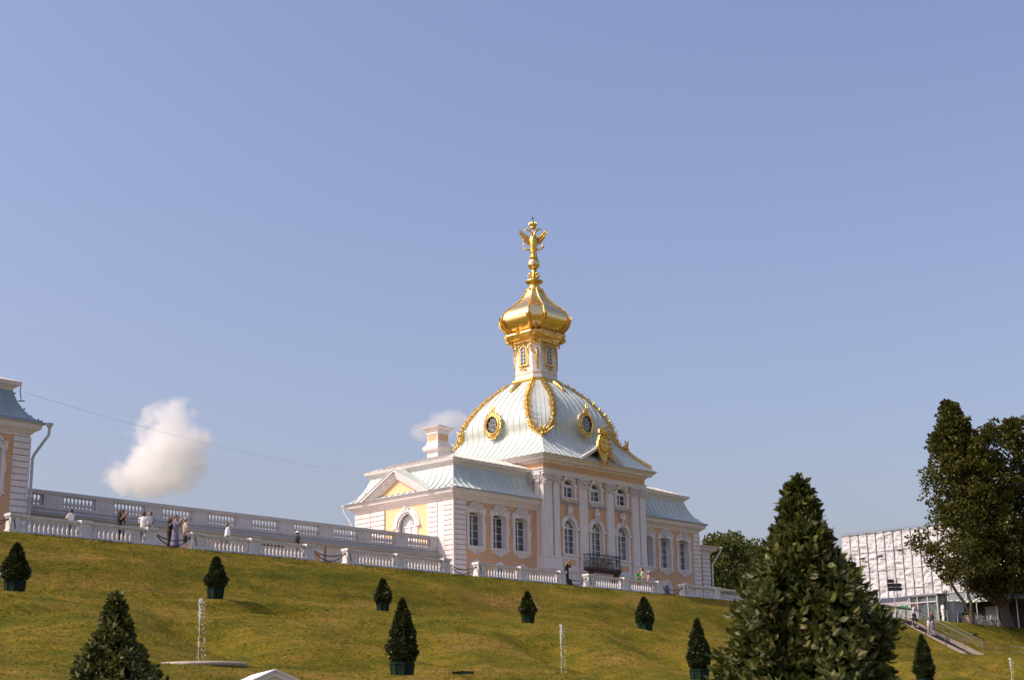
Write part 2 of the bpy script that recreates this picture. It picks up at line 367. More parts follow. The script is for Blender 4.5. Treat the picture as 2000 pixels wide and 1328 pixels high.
def wing_surround(F, c, parent):
    m = MB()
    for s in (-1, 1):
        a, b = sorted((c+s*.68, c+s*.895)); m.fbox(F, a, b, 0, .07, 15.18, 17.62)
        a, b = sorted((c+s*.78, c+s*.98)); m.fbox(F, a, b, 0, .10, 17.55, 17.95)
        a, b = sorted((c+s*.86, c+s*.94)); m.fbox(F, a, b, .07, .12, 16.3, 16.9)
    m.fprism(F, [(c-.67,17.55)]+[(c-.67*cos(pi*i/10),17.55+.16*sin(pi*i/10)) for i in range(1,11)]+[(c+.90,17.56),(c+.90,17.95),(c+.62,17.97)]+[(c+.62*cos(pi*i/10),17.97+.40*sin(pi*i/10)) for i in range(11)]+[(c-.90,17.95),(c-.90,17.55)], 0, .075)
    m.arch(F, c, 17.97, .56, .68, .03, .16, ey=.62); m.fbox(F, c-.98, c-.6, .03, .16, 17.93, 18.02); m.fbox(F, c+.6, c+.98, .03, .16, 17.93, 18.02)
    m.fbox(F, c-.96, c+.96, 0, .13, 15.17, 15.27); m.fbox(F, c-.82, c+.82, 0, .16, 15.27, 15.33)
    m.fprism(F, [(c-.86,15.17),(c-.80,15.02),(c-.5,15.0),(c-.34,14.84),(c,14.78),(c+.34,14.84),(c+.5,15.0),(c+.80,15.02),(c+.86,15.17)], 0, .06)
    o = obj('window_surround', m, TRIM, parent)
    r = random.Random(int(c*10)); g = MB()
    scatter_curls(g, F, c, 18.04, .44, .30, 30, .24, .040, .09, r); scatter_curls(g, F, c, 14.96, .5, .12, 14, .2, .034, .06, r)
    for s in (-1, 1): scatter_curls(g, F, c+s*.85, 17.5, .08, .22, 7, .15, .024, .07, r)
    obj('stucco_ornament', g, TRIM, o)
def quoins(F, u0, u1, z0, z1, parent, step=.345, w=.09, name='quoin'):
    g = MB(); g.fbox(F, u0+.01, u1-.01, 0, w*.35, z0, z1); obj('groove_backing', g, GROOVE, parent)
    m = MB(); z = z1
    while z > z0+.05: m.fbox(F, u0, u1, .002, w, max(z0, z-step+.045), z); z -= step
    return obj(name, m, WHITE, parent)
CORN = [(0,18.42),(.05,18.44),(.05,18.55),(.14,18.60),(.14,18.64),(.22,18.70),(.40,18.80),(.40,18.84),(.46,18.86),(.46,19.02),(.56,19.10),(.56,19.13),(.0,19.14)]
MANS = [(.60,19.12),(.62,19.17),(.50,19.21),(.28,19.34),(0,19.58),(-.28,19.93),(-.52,20.36),(-.68,20.80),(-.76,21.10)]
ATT = [(-.80,21.0),(-.72,21.02),(-.72,21.12),(-.62,21.16),(-.58,21.22),(-.44,21.28),(-.40,21.40),(-.40,21.43),(-.9,21.45)]
def roof_seams(mb, poly, prof_, sides, step=.62, w=.02, h=.055):
    """standing seams on the sides of a mitred sweep over a rectangle x0,x1,y0,y1"""
    x0, x1, y0, y1 = poly
    for sd_ in sides:
        a, b = (x0, x1) if sd_ in 'fb' else (y0, y1)
        k = int((b-a+1.2)/step)
        for i in range(k):
            u = a-.5+step*(i+.5)
            pts = []
            for (o, z) in prof_:
                if not (a-o < u < b+o): continue
                p = {'f': (u, y0-o, z), 'b': (u, y1+o, z), 'w': (x0-o, u, z), 'e': (x1+o, u, z)}[sd_]
                pts.append(Vector(p)+Vector((0, 0, h*.5)))
            for p, q in zip(pts, pts[1:]):
                d = Vector((w, 0, 0)) if sd_ in 'fb' else Vector((0, w, 0)); up = Vector((0, 0, h))
                mb.add([p-d-up, q-d-up, q-d+up, p-d+up, p+d-up, q+d-up, q+d+up, p+d+up], [(0,1,2,3),(4,7,6,5),(3,2,6,7),(0,4,5,1)])

def pediment_side(root, x, yc, hw, zb, zt, Fw):
    m = MB(); sl = .53; zi = 20.33
    # raking mouldings: four stepped bands above the tympanum
    for (w0, w1, d0, d1) in ((-.1, .46, .10, .24), (-.1, .56, .24, .38), (-.1, .64, .38, .58), (-.1, .78, .58, .72)):
        for s in (-1, 1):
            e0, e1 = (zi+d0-zb)/sl, (zi+d1-zb)/sl
            m.fprism(Fw, [(yc+s*e0, zb), (yc, zi+d0), (yc, zi+d1), (yc+s*e1, zb)], w0, w1)
    obj('pediment_moulding', m, TRIM, root)
    hw = (zi+.72-zb)/sl; zt = zi+.72-.405
    t = MB(); t.fprism(Fw, [(yc-2.45, zb+.02), (yc+2.45, zb+.02), (yc, zi+.2)], -.08, .24); obj('tympanum', t, PEACH_L, root)
    r = MB()
    for s in (-1, 1):
        a = [(yc+s*(hw+.08), zb+.005), (yc, zt+.405), (yc, zt+.455), (yc+s*(hw+.08), zb+.055)]
        r.fprism(Fw, a, -1.75, .82)
        for k in range(5): w = .6-k*.45; p, q = Vector(Fw(yc+s*(hw+.08), w, zb+.06)), Vector(Fw(yc, w, zt+.46)); r.tube([p, q], .022, 4)
    obj('pediment_roof', r, ROOF, root)

def vent(root, p, n=(0,-1)):
    m = MB(); x, y, z = p
    m.fprism(frame(x, y, n[1], -n[0], n[0], n[1]), [(-.28,0),(-.24,.16),(0,.27),(.24,.16),(.28,0)], -.5, .34)
    obj('roof_vent', m, LEAD, root)

# ------------------------------------------------------------------ domed pavilion
BX0, BX1, BY0, BY1 = 74.55, 102.38, 75.14, 85.30
def build_pavilion():
    R = thing('domed_pavilion', 'peach and white baroque palace pavilion with a gilded onion cupola on its pale dome', 'building', (88.5, 80.2, 12.36))
    R_ = R
    wx0 = 74.35
    rect = [(wx0, BY0), (BX1, BY0), (BX1, BY1), (wx0, BY1)]
    Ff, Fw = front(BY0), west(wx0)
    wc = [76.50, 78.88, 81.14]; ec = [95.60, 97.90, 100.28]
    # walls
    m = MB()
    ops = [(c-.67, c+.67, 15.33, 17.55, .16) for c in wc]
    rv = []; wall(m, Ff, wx0, 83.3, 12.3, 18.45, ops, .5, rv)
    ops2 = [(c-.67, c+.67, 15.33, 17.55, .16) for c in ec]
    wall(m, Ff, 94.2, BX1, 12.3, 18.45, ops2, .5, rv)
    oa = (78.85, 80.75, 14.9, 17.05, .95)
    wall(m, Fw, BY0, BY1, 12.3, 18.45, [oa], .35, rv)
    wall(m, east(BX1), BY0, BY1, 12.3, 18.45, [], .3); wall(m, back(BY1), wx0, BX1, 12.3, 18.45, [], .3)
    obj('wall', m, PEACH, R, label='peach plastered wing walls'); [obj('window_reveal', q_, WHITE, R) for q_ in rv]
    y = MB(); y.fbox(Fw, 77.57, 82.07, 0, .02, 12.4, 15.0); 
    wall(y, west(wx0-.02), 77.57, 82.07, 15.0, 18.44, [(78.7, 80.9, 15.0, 17.05, 1.06)], .02); obj('sunlit_peach_field', y, PEACH_L, R)  # peach field of the west side, sunlight painted into its lighter colour
    for i, c in enumerate(wc+ec):
        op = (c-.67, c+.67, 15.33, 17.55, .16)
        # blind upper arch hidden; pane set back in the deep reveal
        window(Ff, op, .42, R, rows=4, gm=[GLASS, GLASS_D, GLASS, GLASS_C, GLASS_C, GLASS_C][i])
        wing_surround(Ff, c, R)
        a = MB(); a.arch(Ff, c, 13.72, .48, .66, 0, .08); a.fbox(Ff, c-.66, c-.48, 0, .08, 12.4, 13.72); a.fbox(Ff, c+.48, c+.66, 0, .08, 12.4, 13.72)
        a.arch(Ff, c, 13.72, .30, .48, 0, .03); a.fbox(Ff, c-.48, c-.33, 0, .03, 12.4, 13.72); a.fbox(Ff, c+.33, c+.48, 0, .03, 12.4, 13.72); a.fbox(Ff, c-.07, c+.07, .06, .13, 14.2, 14.44)
        o = obj('basement_window', a, TRIM, R); g = MB(); g.fprism(Ff, op_pts(c-.34, c+.34, 12.4, 13.72, .34), .004, .016); obj('pane', g, GLASS_D, o)
    # side arched window
    window(Fw, (78.98, 80.62, 14.9, 17.05, .82), .34, R, rows=3, gm=mat('painted_blind', (.74, .72, .70), .6), fan=True, b=.12, bar=.07)
    m = MB(); m.arch(Fw, 79.8, 17.05, .96, 1.16, .02, .14); m.arch(Fw, 79.8, 17.05, 1.16, 1.34, .02, .09)
    m.arch(Fw, 79.8, 17.05, .82, .96, -.1, .06)
    for s in (-1, 1):
        a, b = sorted((79.8+s*.82, 79.8+s*1.16)); m.fbox(Fw, a, b, .02, .10, 14.9, 17.0); a, b = sorted((79.8+s*.9, 79.8+s*1.42)); m.fbox(Fw, a, b, .02, .2, 16.92, 17.08)
    o = obj('window_surround', m, TRIM, R); g = MB(); scatter_curls(g, Fw, 79.8, 18.22, .36, .24, 30, .26, .045, .1); obj('stucco_ornament', g, TRIM, o)
    # quoins
    z0, z1 = 12.4, 18.1
    quoins(Fw, 75.145, 75.98, z0, z1+.26, R); quoins(Fw, 76.62, 77.57, z0, z1+.26, R, w=.14)
    q = MB(); q.fbox(Fw, 75.98, 76.62, 0, .10, z0, z1+.26); obj('wall_strip', q, WHITE, R)
    quoins(Fw, 82.07, 83.5, z0, z1+.26, R, w=.14); quoins(Fw, 83.62, 85.28, z0, z1+.26, R)
    quoins(Ff, 74.262, 75.48, z0, z1+.3, R); quoins(Ff, 101.55, 102.42, z0, z1+.3, R); quoins(east(BX1), 75.06, 76.3, z0, z1, R)
    m = MB(); m.sweep(rect, CORN); obj('cornice', m, TRIM, R)
    m = MB(); m.sweep(rect, MANS); roof_seams(m, (wx0, BX1, BY0, BY1), MANS[2:], 'fwbe', .60); obj('mansard_roof', m, ROOF, R)
    g = MB(); 
    for o_, z in ((.60, 19.15),): 
        pp = offset(rect, o_); g.tube([(pp[0][0], pp[0][1], z), (pp[1][0], pp[1][1], z)], .06, 6); g.tube([(pp[0][0], pp[0][1], z), (pp[3][0], pp[3][1], z)], .05, 6)
    obj('gutter', g, LEAD, R)
    m = MB(); m.sweep(rect, ATT); obj('attic_cornice', m, TRIM, R)
    UP = [(-.40,21.44),(-.38,21.47),(-1.4,21.86),(-2.1,22.12),(-2.3,22.16)]
    m = MB(); m.sweep(rect, UP, caps=True); roof_seams(m, (wx0, BX1, BY0, BY1), UP[1:], 'fwe', .6, h=.03)
    obj('upper_roof', m, ROOFC, R)
    pediment_side(R, wx0, 80.45, 3.75, 19.12, 20.78, Fw)
    vent(R, (79.6, 75.42, 19.95)); vent(R, (97.9, 75.42, 19.95))
    # chimney
    cx, cy = 78.75, 81.2
    m = MB()
    ch = [(cx-.55, cy-.55), (cx+.55, cy-.55), (cx+.55, cy+.55), (cx-.55, cy+.55)]
    m.sweep(ch, [(0,21.9),(0,23.05),(.22,23.15),(.26,23.3),(.22,23.42),(.06,23.6),(.04,23.78),(0,23.8),(0,24.34),(.05,24.36),(.05,24.5),(.12,24.55),(.12,24.66),(.34,24.8),(.36,24.86),(-.05,24.92)], True)
    o = obj('chimney', m, WHITE, R)
    for F in (west(cx-.55), front(cy-.55)):
        p = MB(); a, b = (cy-.55, cy+.55) if F(0,0,0)[0] > 70 else (cx-.55, cx+.55)
        p.fbox(F, a+.14, b-.06 if a > 80.5 else b-.02, .002, .012, 23.86, 24.3); obj('peach_panel', p, PEACH, o)
    c = MB(); c.box(cx-.3, cx+.5, cy-.5, cy+.5, 24.88, 25.02); obj('chimney_cap', c, LEAD, o)
    # downpipes
    def pipe(pts, r=.065, m_=PIPEW):
        a = MB(); a.tube(pts, r, 8); x, y, z = pts[0]; a.lathe((x, y, z-.12), [(.07,0),(.15,.12),(.16,.22),(.12,.24)], 8); obj('downpipe', a, m_, R)
    pipe([(73.72, 74.55, 19.05), (73.75, 74.6, 18.95), (74.2, 75.0, 18.35), (74.2, 75.0, 12.4)])
    pipe([(73.75, 85.95, 19.0), (73.75, 85.95, 18.7), (74.1, 85.45, 17.7), (74.1, 85.45, 12.4)])
    # ---------------- lower annexe at the far end
    m = MB(); m.box(BX1-.2, 105.75, 76.64, 84.0, 12.3, 17.1); obj('annexe_wall', m, PEACH, R)
    Fa = front(76.64); quoins(Fa, 104.72, 105.8, 12.4, 17.05, R); quoins(Fa, BX1, 103.9, 12.4, 17.05, R, w=.06)
    m = MB(); m.sweep([(BX1-.3, 76.64), (105.75, 76.64), (105.75, 84.0), (BX1-.3, 84.0)], [(0,17.05),(.08,17.1),(.12,17.25),(.5,17.45),(.52,17.6),(.8,17.66),(.82,17.72),(-1.5,17.9)], True); obj('annexe_cornice', m, TRIM, R)
    pipe([(106.55, 75.95, 17.65), (106.5, 76.0, 17.35), (105.95, 76.45, 16.3), (105.95, 76.5, 12.4)])
    # ---------------- central tower
    tx0, tx1, ty0, ty1 = 82.80, 94.66, 74.40, 86.04; cx, cy = 88.70, 80.22
    W = .2
    Ft = front(ty0+W); Fs = west(tx0+W); Fe = east(tx1-W)
    tc = [85.78, 88.85, 91.92]
    lo = [(c-.66, c+.66, 15.45, 17.35, .62) for c in tc]; up = [(c-.62, c+.62, 19.62, 20.46, .50) for c in tc]
    rv = []; m = MB(); wall(m, Ft, tx0+W, tx1-W, 12.3, 19.15, lo, .26, rv); wall(m, Ft, tx0+W, tx1-W, 19.15, 21.96, up, .26, rv); [obj('window_reveal', q_, WHITE, R) for q_ in rv]
    wall(m, Fs, ty0+W, ty1, 12.3, 21.96, [], .2); wall(m, Fe, ty0+W, ty1, 12.3, 21.96, [], .2); wall(m, back(ty1), tx0+W, tx1-W, 12.3, 21.96, [], .2)
    obj('tower_wall', m, PEACH, R)
    PIL = [(82.80,83.75),(83.95,84.55),(86.86,87.70),(90.02,90.80),(93.04,93.80),(93.99,94.66)]
    rng = random.Random(5)
    def pilaster(F, a, b, w=W):
        p = MB(); p.fbox(F, a, b, 0, w, 15.2, 20.45); p.fbox(F, a-.03, b+.03, 0, w+.03, 15.1, 15.2); p.fbox(F, a-.03, b+.03, w, w+.03, 20.42, 20.47)
        o = obj('pilaster', p, WHITE, R)
        c = MB(); c.fprism(F, [(a+.02,20.47),(b-.02,20.47),(b+.10,21.0),(a-.10,21.0)], 0, w+.05); c.fbox(F, a-.14, b+.14, 0, w+.14, 21.03, 21.12)
        n = 5
        for row in range(3):
            for i in range(n):
                u = a+(b-a)*(i+.5*(row % 2)+.25)/n; z = 20.52+row*.16
                oo = Vector(F(u, w+.04+row*.02, z)); dw = Vector(F(0,1,0))-Vector(F(0,0,0))
                c.curl(oo, Vector((0,0,1))+dw*.3, dw*1.3-Vector((0,0,.7)), .30, .05)
        scatter_curls(c, F, (a+b)/2, 20.76, (b-a)*.64, .29, 20, .26, .042, w+.10, rng, 'rect')
        for u, s in ((a-.08, -1), (b+.08, 1)):
            c.curl(F(u, w+.06, 20.86), Vector(F(s*.6,.4,.8))-Vector(F(0,0,0)), Vector(F(s,0,-1))-Vector(F(0,0,0)), .32, .065)
        obj('capital', c, TRIM, o)
    for a, b in PIL: pilaster(Ft, a, b)
    for a, b in ((74.605, 75.25), (75.55, 76.2), (84.3, 85.0), (85.2, 86.0)): pilaster(Fs, a, b)
    for a, b in ((74.605, 75.25), (75.6, 76.3)): pilaster(Fe, a, b)
    m = MB()
    for a, b in ((82.74,84.66),(86.80,87.78),(89.96,90.88),(92.95,94.74)): m.fbox(Ft, a, b, 0, W+.06, 14.25, 15.05); m.fbox(Ft, a-.04, b+.04, 0, W+.11, 15.052, 15.132)
    m.fbox(Fs, 74.605, 75.14, 0, W+.06, 14.25, 15.05); m.fbox(Fs, 74.605, 75.14, 0, W+.10, 15.05, 15.13)
    m.fbox(Fe, 74.605, 75.14, 0, W+.06, 14.25, 15.05)
    for c in tc: m.fbox(Ft, c-.85, c+.85, 0, .1, 14.25, 15.3)
    obj('pedestal', m, WHITE, R)
    for c in tc: pn = MB(); pn.fbox(Ft, c-.55, c+.55, .1, .112, 14.6, 15.02); obj('apron_panel', pn, PEACH, R)
    base = [(tx0, ty0), (tx1, ty0), (tx1, 75.13), (tx0, 75.13)]
    m = MB(); m.sweep(base, [(.05,12.3),(.05,13.7),(.10,13.75),(.16,13.95),(.34,14.15),(.36,14.27),(.0,14.30)], True); obj('base_moulding', m, TRIM, R)
    dF = front(ty0-.052)
    for c in (85.3, 92.3): dd = MB(); dd.fprism(dF, op_pts(c-.35, c+.35, 12.4, 13.3, .3), .0, .02); obj('basement_door', dd, DARK, R)
    for i, (c, op, ou) in enumerate(zip(tc, lo, up)):
        window(Ft, op, .24, R, rows=4, gm=[GLASS, GLASS_C, GLASS_C][i], fan=True); window(Ft, ou, .24, R, rows=2, trans=.11, gm=[GLASS, GLASS, GLASS_D][i], fan=False)
        s = MB(); s.arch(Ft, c, 17.35, .66, .84, 0, .13); s.arch(Ft, c, 17.35, .84, .98, 0, .07)
        for k in (-1, 1):
            a, b = sorted((c+k*.66, c+k*.86)); s.fbox(Ft, a, b, 0, .10, 15.35, 17.28); a, b = sorted((c+k*.64, c+k*1.0)); s.fbox(Ft, a, b, 0, .19, 17.22, 17.40)
        s.fbox(Ft, c-.9, c+.9, 0, .2, 15.3, 15.4)
        o = obj('window_surround', s, TRIM, R); g = MB(); scatter_curls(g, Ft, c, 18.66, .34, .40, 40, .30, .05, .12, rng); g.ball(Ft(c, .22, 18.62), .16, 8, (1,1,1.25)); scatter_curls(g, Ft, c, 18.16, .26, .2, 16, .22, .04, .16, rng)
        obj('mascaron_ornament', g, TRIM, o)
        s = MB(); s.arch(Ft, c, 20.45, .60, .80, 0, .10, ey=.85); s.arch(Ft, c, 20.45, .72, .86, .06, .2, 35, 145, ey=.92)
        for k in (-1, 1):
            a, b = sorted((c+k*.60, c+k*.84)); s.fbox(Ft, a, b, 0, .09, 19.5, 20.5); a, b = sorted((c+k*.55, c+k*.95)); s.fbox(Ft, a, b, 0, .12, 20.42, 20.62)
        s.fbox(Ft, c-.9, c+.9, 0, .17, 19.48, 19.58); s.fprism(Ft, [(c-.86,19.48),(c-.8,19.36),(c-.4,19.34),(c-.2,19.26),(c+.2,19.26),(c+.4,19.34),(c+.8,19.36),(c+.86,19.48)], 0, .07)
        o = obj('window_surround', s, TRIM, R); g = MB(); scatter_curls(g, Ft, c, 19.36, .8, .10, 26, .2, .036, .08, rng, 'rect'); obj('stucco_ornament', g, TRIM, o)
    trect = [(tx0, ty0), (tx1, ty0), (tx1, ty1), (tx0, ty1)]
    m = MB(); m.sweep(trect, [(-.1,21.12),(.02,21.12),(.03,21.22),(.07,21.23),(.08,21.36),(.16,21.42),(.16,21.46),(-.02,21.47)]); obj('architrave', m, TRIM, R)
    m = MB(); m.sweep(trect, [(0,21.46),(0,21.93)]); obj('frieze', m, PEACH, R)
    m = MB(); m.sweep(trect, [(0,21.90),(.06,21.92),(.12,22.0),(.16,22.06),(.42,22.10),(.44,22.24),(.56,22.30),(.66,22.42),(.68,22.46),(.3,22.48)]); obj('cornice', m, TRIM, R)
    # ---------------- dome
    zr = [(22.44,6.66,0),(22.50,6.60,0),(22.78,6.22,0),(23.19,5.72,0),(23.70,5.28,0),(24.20,4.96,.02),(24.45,4.86,.25),(24.65,4.80,.62),(24.95,4.78,.98),(25.37,4.92,1.32),(25.95,4.86,1.52),(26.55,4.62,1.60),(27.25,4.20,1.58),(27.8,3.78,1.48),(28.25,3.34,1.28),(28.6,2.96,1.10),(28.95,2.52,.92),(29.3,2.02,.72),(29.62,1.55,.55)]
    def fr(z, i):
        for a, b in zip(zr, zr[1:]):
            if z <= b[0]: t = (z-a[0])/(b[0]-a[0]); return a[i]+(b[i]-a[i])*max(0, t)
        return zr[-1][i]
    zs = [22.44+(29.62-22.44)*i/46 for i in range(47)]
    rad = [fr(z, 1) for z in zs]; 
    for _ in range(2): rad = [rad[0]]+[(rad[i-1]+rad[i]*2+rad[i+1])/4 for i in range(1, 46)]+[rad[-1]]
    rad = [r-.13*max(0, min(1, (z-23.2)/1.2, (29.4-z)/.8)) for r, z in zip(rad, zs)]
    chf = [fr(z, 2)*.88 for z in zs]
    for _ in range(2): chf = [chf[0]]+[(chf[i-1]+chf[i]*2+chf[i+1])/4 for i in range(1, 46)]+[chf[-1]]
    def octo(r, c, z): c = max(c, .004); return [(cx+a, cy+b, z) for a, b in ((-r+c,-r),(r-c,-r),(r,-r+c),(r,r-c),(r-c,r),(-r+c,r),(-r,r-c),(-r,-r+c))]
    m = MB(); m.loft([octo(r, c, z) for r, c, z in zip(rad, chf, zs)])
    for sd_ in range(4):
        for k in range(-10, 11):
            u = k*.62; pts = []
            for r, c, z in zip(rad, chf, zs):
                if abs(u) < r-c-.02:
                    q = [(u, -r), (r, u), (-u, r), (-r, -u)][sd_]; pts.append(Vector((cx+q[0], cy+q[1], z)))
            n = [Vector((0,-1,.6)), Vector((1,0,.6)), Vector((0,1,.6)), Vector((-1,0,.6))][sd_]*.028; d = [Vector((1,0,0)), Vector((0,1,0))][sd_ % 2]*.014
            for p, q in zip(pts, pts[1:]): m.add([p-d-n, q-d-n, q-d+n, p-d+n, p+d-n, q+d-n, q+d+n, p+d+n], [(0,1,2,3),(4,7,6,5),(3,2,6,7)])
    for (sx, sy) in ((-1,-1),(1,-1),(1,1),(-1,1)):
        t_ = Vector((-sy*sx, 1, 0)).normalized() if sx*sy > 0 else Vector((1, 1, 0)).normalized(); o_ = Vector((sx, sy, 0)).normalized()
        for e in (-.33, 0, .33):
            pts = []
            for r, c, z in zip(rad, chf, zs):
                if c*.7071 > abs(e)+.1: pts.append(Vector((cx, cy, z))+o_*((2*r-c)/sqrt(2))+t_*e)
            for p, q in zip(pts, pts[1:]): n = o_*.03; d = t_*.014; m.add([p-d-n, q-d-n, q-d+n, p-d+n, p+d-n, q+d-n, q+d+n, p+d+n], [(0,1,2,3),(4,7,6,5),(3,2,6,7)])
    obj('dome', m, ROOF, R)
    # gilded ribs: two on each corner, meeting in a pointed bottom
    rngr = random.Random(3)
    for (sx, sy) in ((-1,-1),(1,-1),(1,1),(-1,1)):
        for side in (0, 1):
            m = MB(); path = []
            for r, c, z in zip(rad, chf, zs):
                if 24.25 <= z <= 29.55:
                    q = (sx*(r-c), sy*r) if side == 0 else (sx*r, sy*(r-c)); path.append(Vector((cx+q[0], cy+q[1], z)))
            m.tube(path, .07, 7); m.tube([p+Vector((sx,sy,.5))*.06 for p in path], .035, 5)
            acc = 0; outd = Vector((sx, sy, .4)).normalized()
            alt = 0
            for a, b in zip(path, path[1:]):
                L = (b-a).length; acc += L; T = (b-a).normalized()
                while acc > .21:
                    acc -= .21; p = a; side_v = Vector((-sy*sx*sx if False else 0,0,0))
                    tang = Vector((-sx*0+(1 if side == 0 else 0)*-sx, (1 if side == 1 else 0)*-sy, 0))  # towards the wide face
                    inn = -tang
                    for dv in (tang, inn):
                        sc = rngr.uniform(.75, 1.25)
                        m.curl(p+outd*.02, dv*1.0+outd*.22-T*.35, dv*.9+outd*.25+T*.9, (.58 if dv is inn else .44)*sc, .062)
                    if alt % 3 == 0: m.curl(p+outd*.06, outd+T*.2, T+outd*.3, .34, .07); m.ball(p+outd*.22+T*.12, .05, 5)
                    alt += 1
            obj('dome_rib', m, GOLDM, R)
        # shell ornament where the pair meets
        m = MB(); P0 = Vector((cx+sx*4.86, cy+sy*4.86, 24.3)); o = Vector((sx, sy, 0)).normalized(); t = Vector((-o.y, o.x, 0))
        for a in range(-5, 6):
            d = t*sin(a*.26)+Vector((0,0,1))*cos(a*.26); m.curl(P0+o*.1+d*.15, d+o*.5, d-o*.1+t*(a*.1), .55-.03*abs(a), .06)
        for s in (-1, 1):
            for k in range(5): m.curl(P0+o*.12+t*s*(.1+k*.14)+Vector((0,0,.05+k*.10)), t*s+o*.3-Vector((0,0,.3)), Vector((0,0,1))+o*.2+t*s*.5, .38, .055)
        m.tube([P0+o*.14-Vector((0,0,.4)), P0+o*.2, P0+o*.02+Vector((0,0,.75))], [.05,.1,.05], 7); m.ball(P0+o*.2, .13, 8)
        obj('shell_ornament', m, GOLDM, R)
    # hip ribs with crockets below the shells on the silhouette corners
    for (sx, sy) in ((1,-1),):
        m = MB(); path = [Vector((cx+sx*r, cy+sy*r, z+.03)) for r, z in zip(rad, zs) if 22.6 < z < 24.4]; m.tube(path, .07, 6)
        for i, p in enumerate(path): 
            for k in range(2): q = p.lerp(path[min(i+1, len(path)-1)], k*.5); m.curl(q, (sx*.4,sy*.4,1), (-sx*.4,-sy*.4,1), .3, .06); m.ball(q+Vector((0,0,.2)), .06, 5)
        obj('hip_crest', m, GOLDM, R)
    # plume leaves at the top of each wide face
    for k, (dx, dy) in enumerate(((0,-1),(-1,0),(1,0),(0,1))):
        m = MB(); d = Vector((dx, dy, 0)); t = Vector((-dy, dx, 0))
        pts = []
        for z in (29.45, 29.2, 28.95, 28.7, 28.45):
            i = min(range(47), key=lambda i: abs(zs[i]-z)); pts.append(Vector((cx, cy, zs[i]))+d*(rad[i]+.06))
        m.tube(pts, [.16,.2,.17,.11,.03], 7)
        for i in range(12):
            p = pts[0].lerp(pts[-1], i/12); w = .34*sin(pi*min(1, (i+2)/13))
            for s in (-1, 1): m.curl(p+d*.06+t*s*.06, t*s+d*.3, (pts[-1]-pts[0]).normalized()+t*s*.3, .28*(.4+w*2), .05)
        obj('plume_ornament', m, GOLDM, R)
    # oval dormers
    for k, F in enumerate((front(cy-4.98), west(cx-4.98), east(cx+4.98))):
        c = cx if k == 0 else cy; z = 25.62
        def ell(a, b, n=28): return [(c+a*cos(2*pi*i/n), z+b*sin(2*pi*i/n)) for i in range(n)]
        m = MB(); 
        P_ = [Vector(F(u, .14, zz)) for u, zz in ell(.66, .72)]; m.tube(P_+[P_[0]], .075, 7, False)
        P_ = [Vector(F(u, .06, zz)) for u, zz in ell(.80, .88)]; m.tube(P_+[P_[0]], .09, 7, False)
        r = random.Random(k)
        for i in range(30):
            a = 2*pi*i/30; d = Vector(F(cos(a), 0, sin(a)))-Vector(F(0,0,0)); q = Vector(F(-sin(a), 0, cos(a)))-Vector(F(0,0,0)); w = Vector(F(0,1,0))-Vector(F(0,0,0))
            m.curl(Vector(F(c+.82*cos(a), .1, z+.90*sin(a))), d+w*.4, q*r.choice((-1,1))+w*.2, .28, .05)
        for s in (-1, 0, 1): 
            m.curl(Vector(F(c+s*.12, .1, z+1.0)), Vector((0,0,1)), Vector((0,0,1))+(Vector(F(1,0,0))-Vector(F(0,0,0)))*s*.8, .62-.12*abs(s), .09)
        for s in (-1, 1): m.curl(Vector(F(c+s*.35, .1, z-1.0)), Vector(F(-s,.2,-.6))-Vector(F(0,0,0)), Vector(F(-s,0,.2))-Vector(F(0,0,0)), .4, .06)
        m.local = False
        o = obj('oval_window', m, GOLDM, R)
        g = MB(); g.fprism(F, ell(.64, .70), -.5, .05); obj('pane', g, GLASS_D, o)
        b = MB(); bars = [Vector(F(c+.30*cos(2*pi*i/12), .075, z+.40*sin(2*pi*i/12))) for i in range(13)]; b.tube(bars, .018, 4, False)
        for i in range(8): a = 2*pi*i/8+.39; b.tube([F(c+.30*cos(a), .075, z+.40*sin(a)), F(c+.64*cos(a), .075, z+.70*sin(a))], .018, 4)
        b.tube([F(c, .075, z-.4), F(c, .075, z+.4)], .018, 4); b.tube([F(c-.3, .075, z), F(c+.3, .075, z)], .018, 4)
        obj('glazing_bars', b, WINFR, o)
        dk = MB(); dk.fprism(F, ell(.80, .88), -1.3, .03); obj('dormer_collar', dk, ROOF, o)
    # small front gable with the gilded cartouche
    Fg = front(73.80)
    gc = 88.7; zb = 22.42; hw = 2.15; zt = 23.62
    m = MB()
    for s in (-1, 1):
        m.fprism(Fg, [(gc+s*hw,zb),(gc,zt),(gc,zt+.16),(gc+s*(hw+.1),zb+.12)], -.35, .10); m.fprism(Fg, [(gc+s*(hw+.1),zb+.10),(gc,zt+.15),(gc,zt+.27),(gc+s*(hw+.22),zb+.18)], -.35, .22)
    obj('gable_moulding', m, TRIM, R)
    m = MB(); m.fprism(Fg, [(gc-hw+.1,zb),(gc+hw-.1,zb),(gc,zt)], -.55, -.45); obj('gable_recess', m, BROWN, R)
    m = MB()
    n = 10; rows = []
    for j in range(7):
        t = j/6; w = .25-t*3.2
        rows.append([F_ for F_ in [Vector(Fg(gc+(hw+.25)*(2*i/n-1)*(1-.15*t), w, zb+.19+(zt+.09-zb)*(1-abs(2*i/n-1))*(1-.0*t)+.0*t)) for i in range(n+1)]])
    m.loft(rows, False, False); obj('gable_roof', m, ROOF, R)
    m = MB(); P0 = Vector((gc, 73.5, 23.35)); w = Vector((0,-1,0)); u = Vector((1,0,0)); zz = Vector((0,0,1))
    prof_ = [(.10,-1.35),(.22,-1.05),(.40,-.7),(.62,-.3),(.72,.05),(.66,.4),(.5,.75),(.42,.95),(.5,1.15),(.42,1.4),(.2,1.55)]
    m.fprism(Fg, [(gc+a, 23.55+b) for a, b in prof_]+[(gc-a, 23.55+b) for a, b in prof_[::-1]], .18, .34)
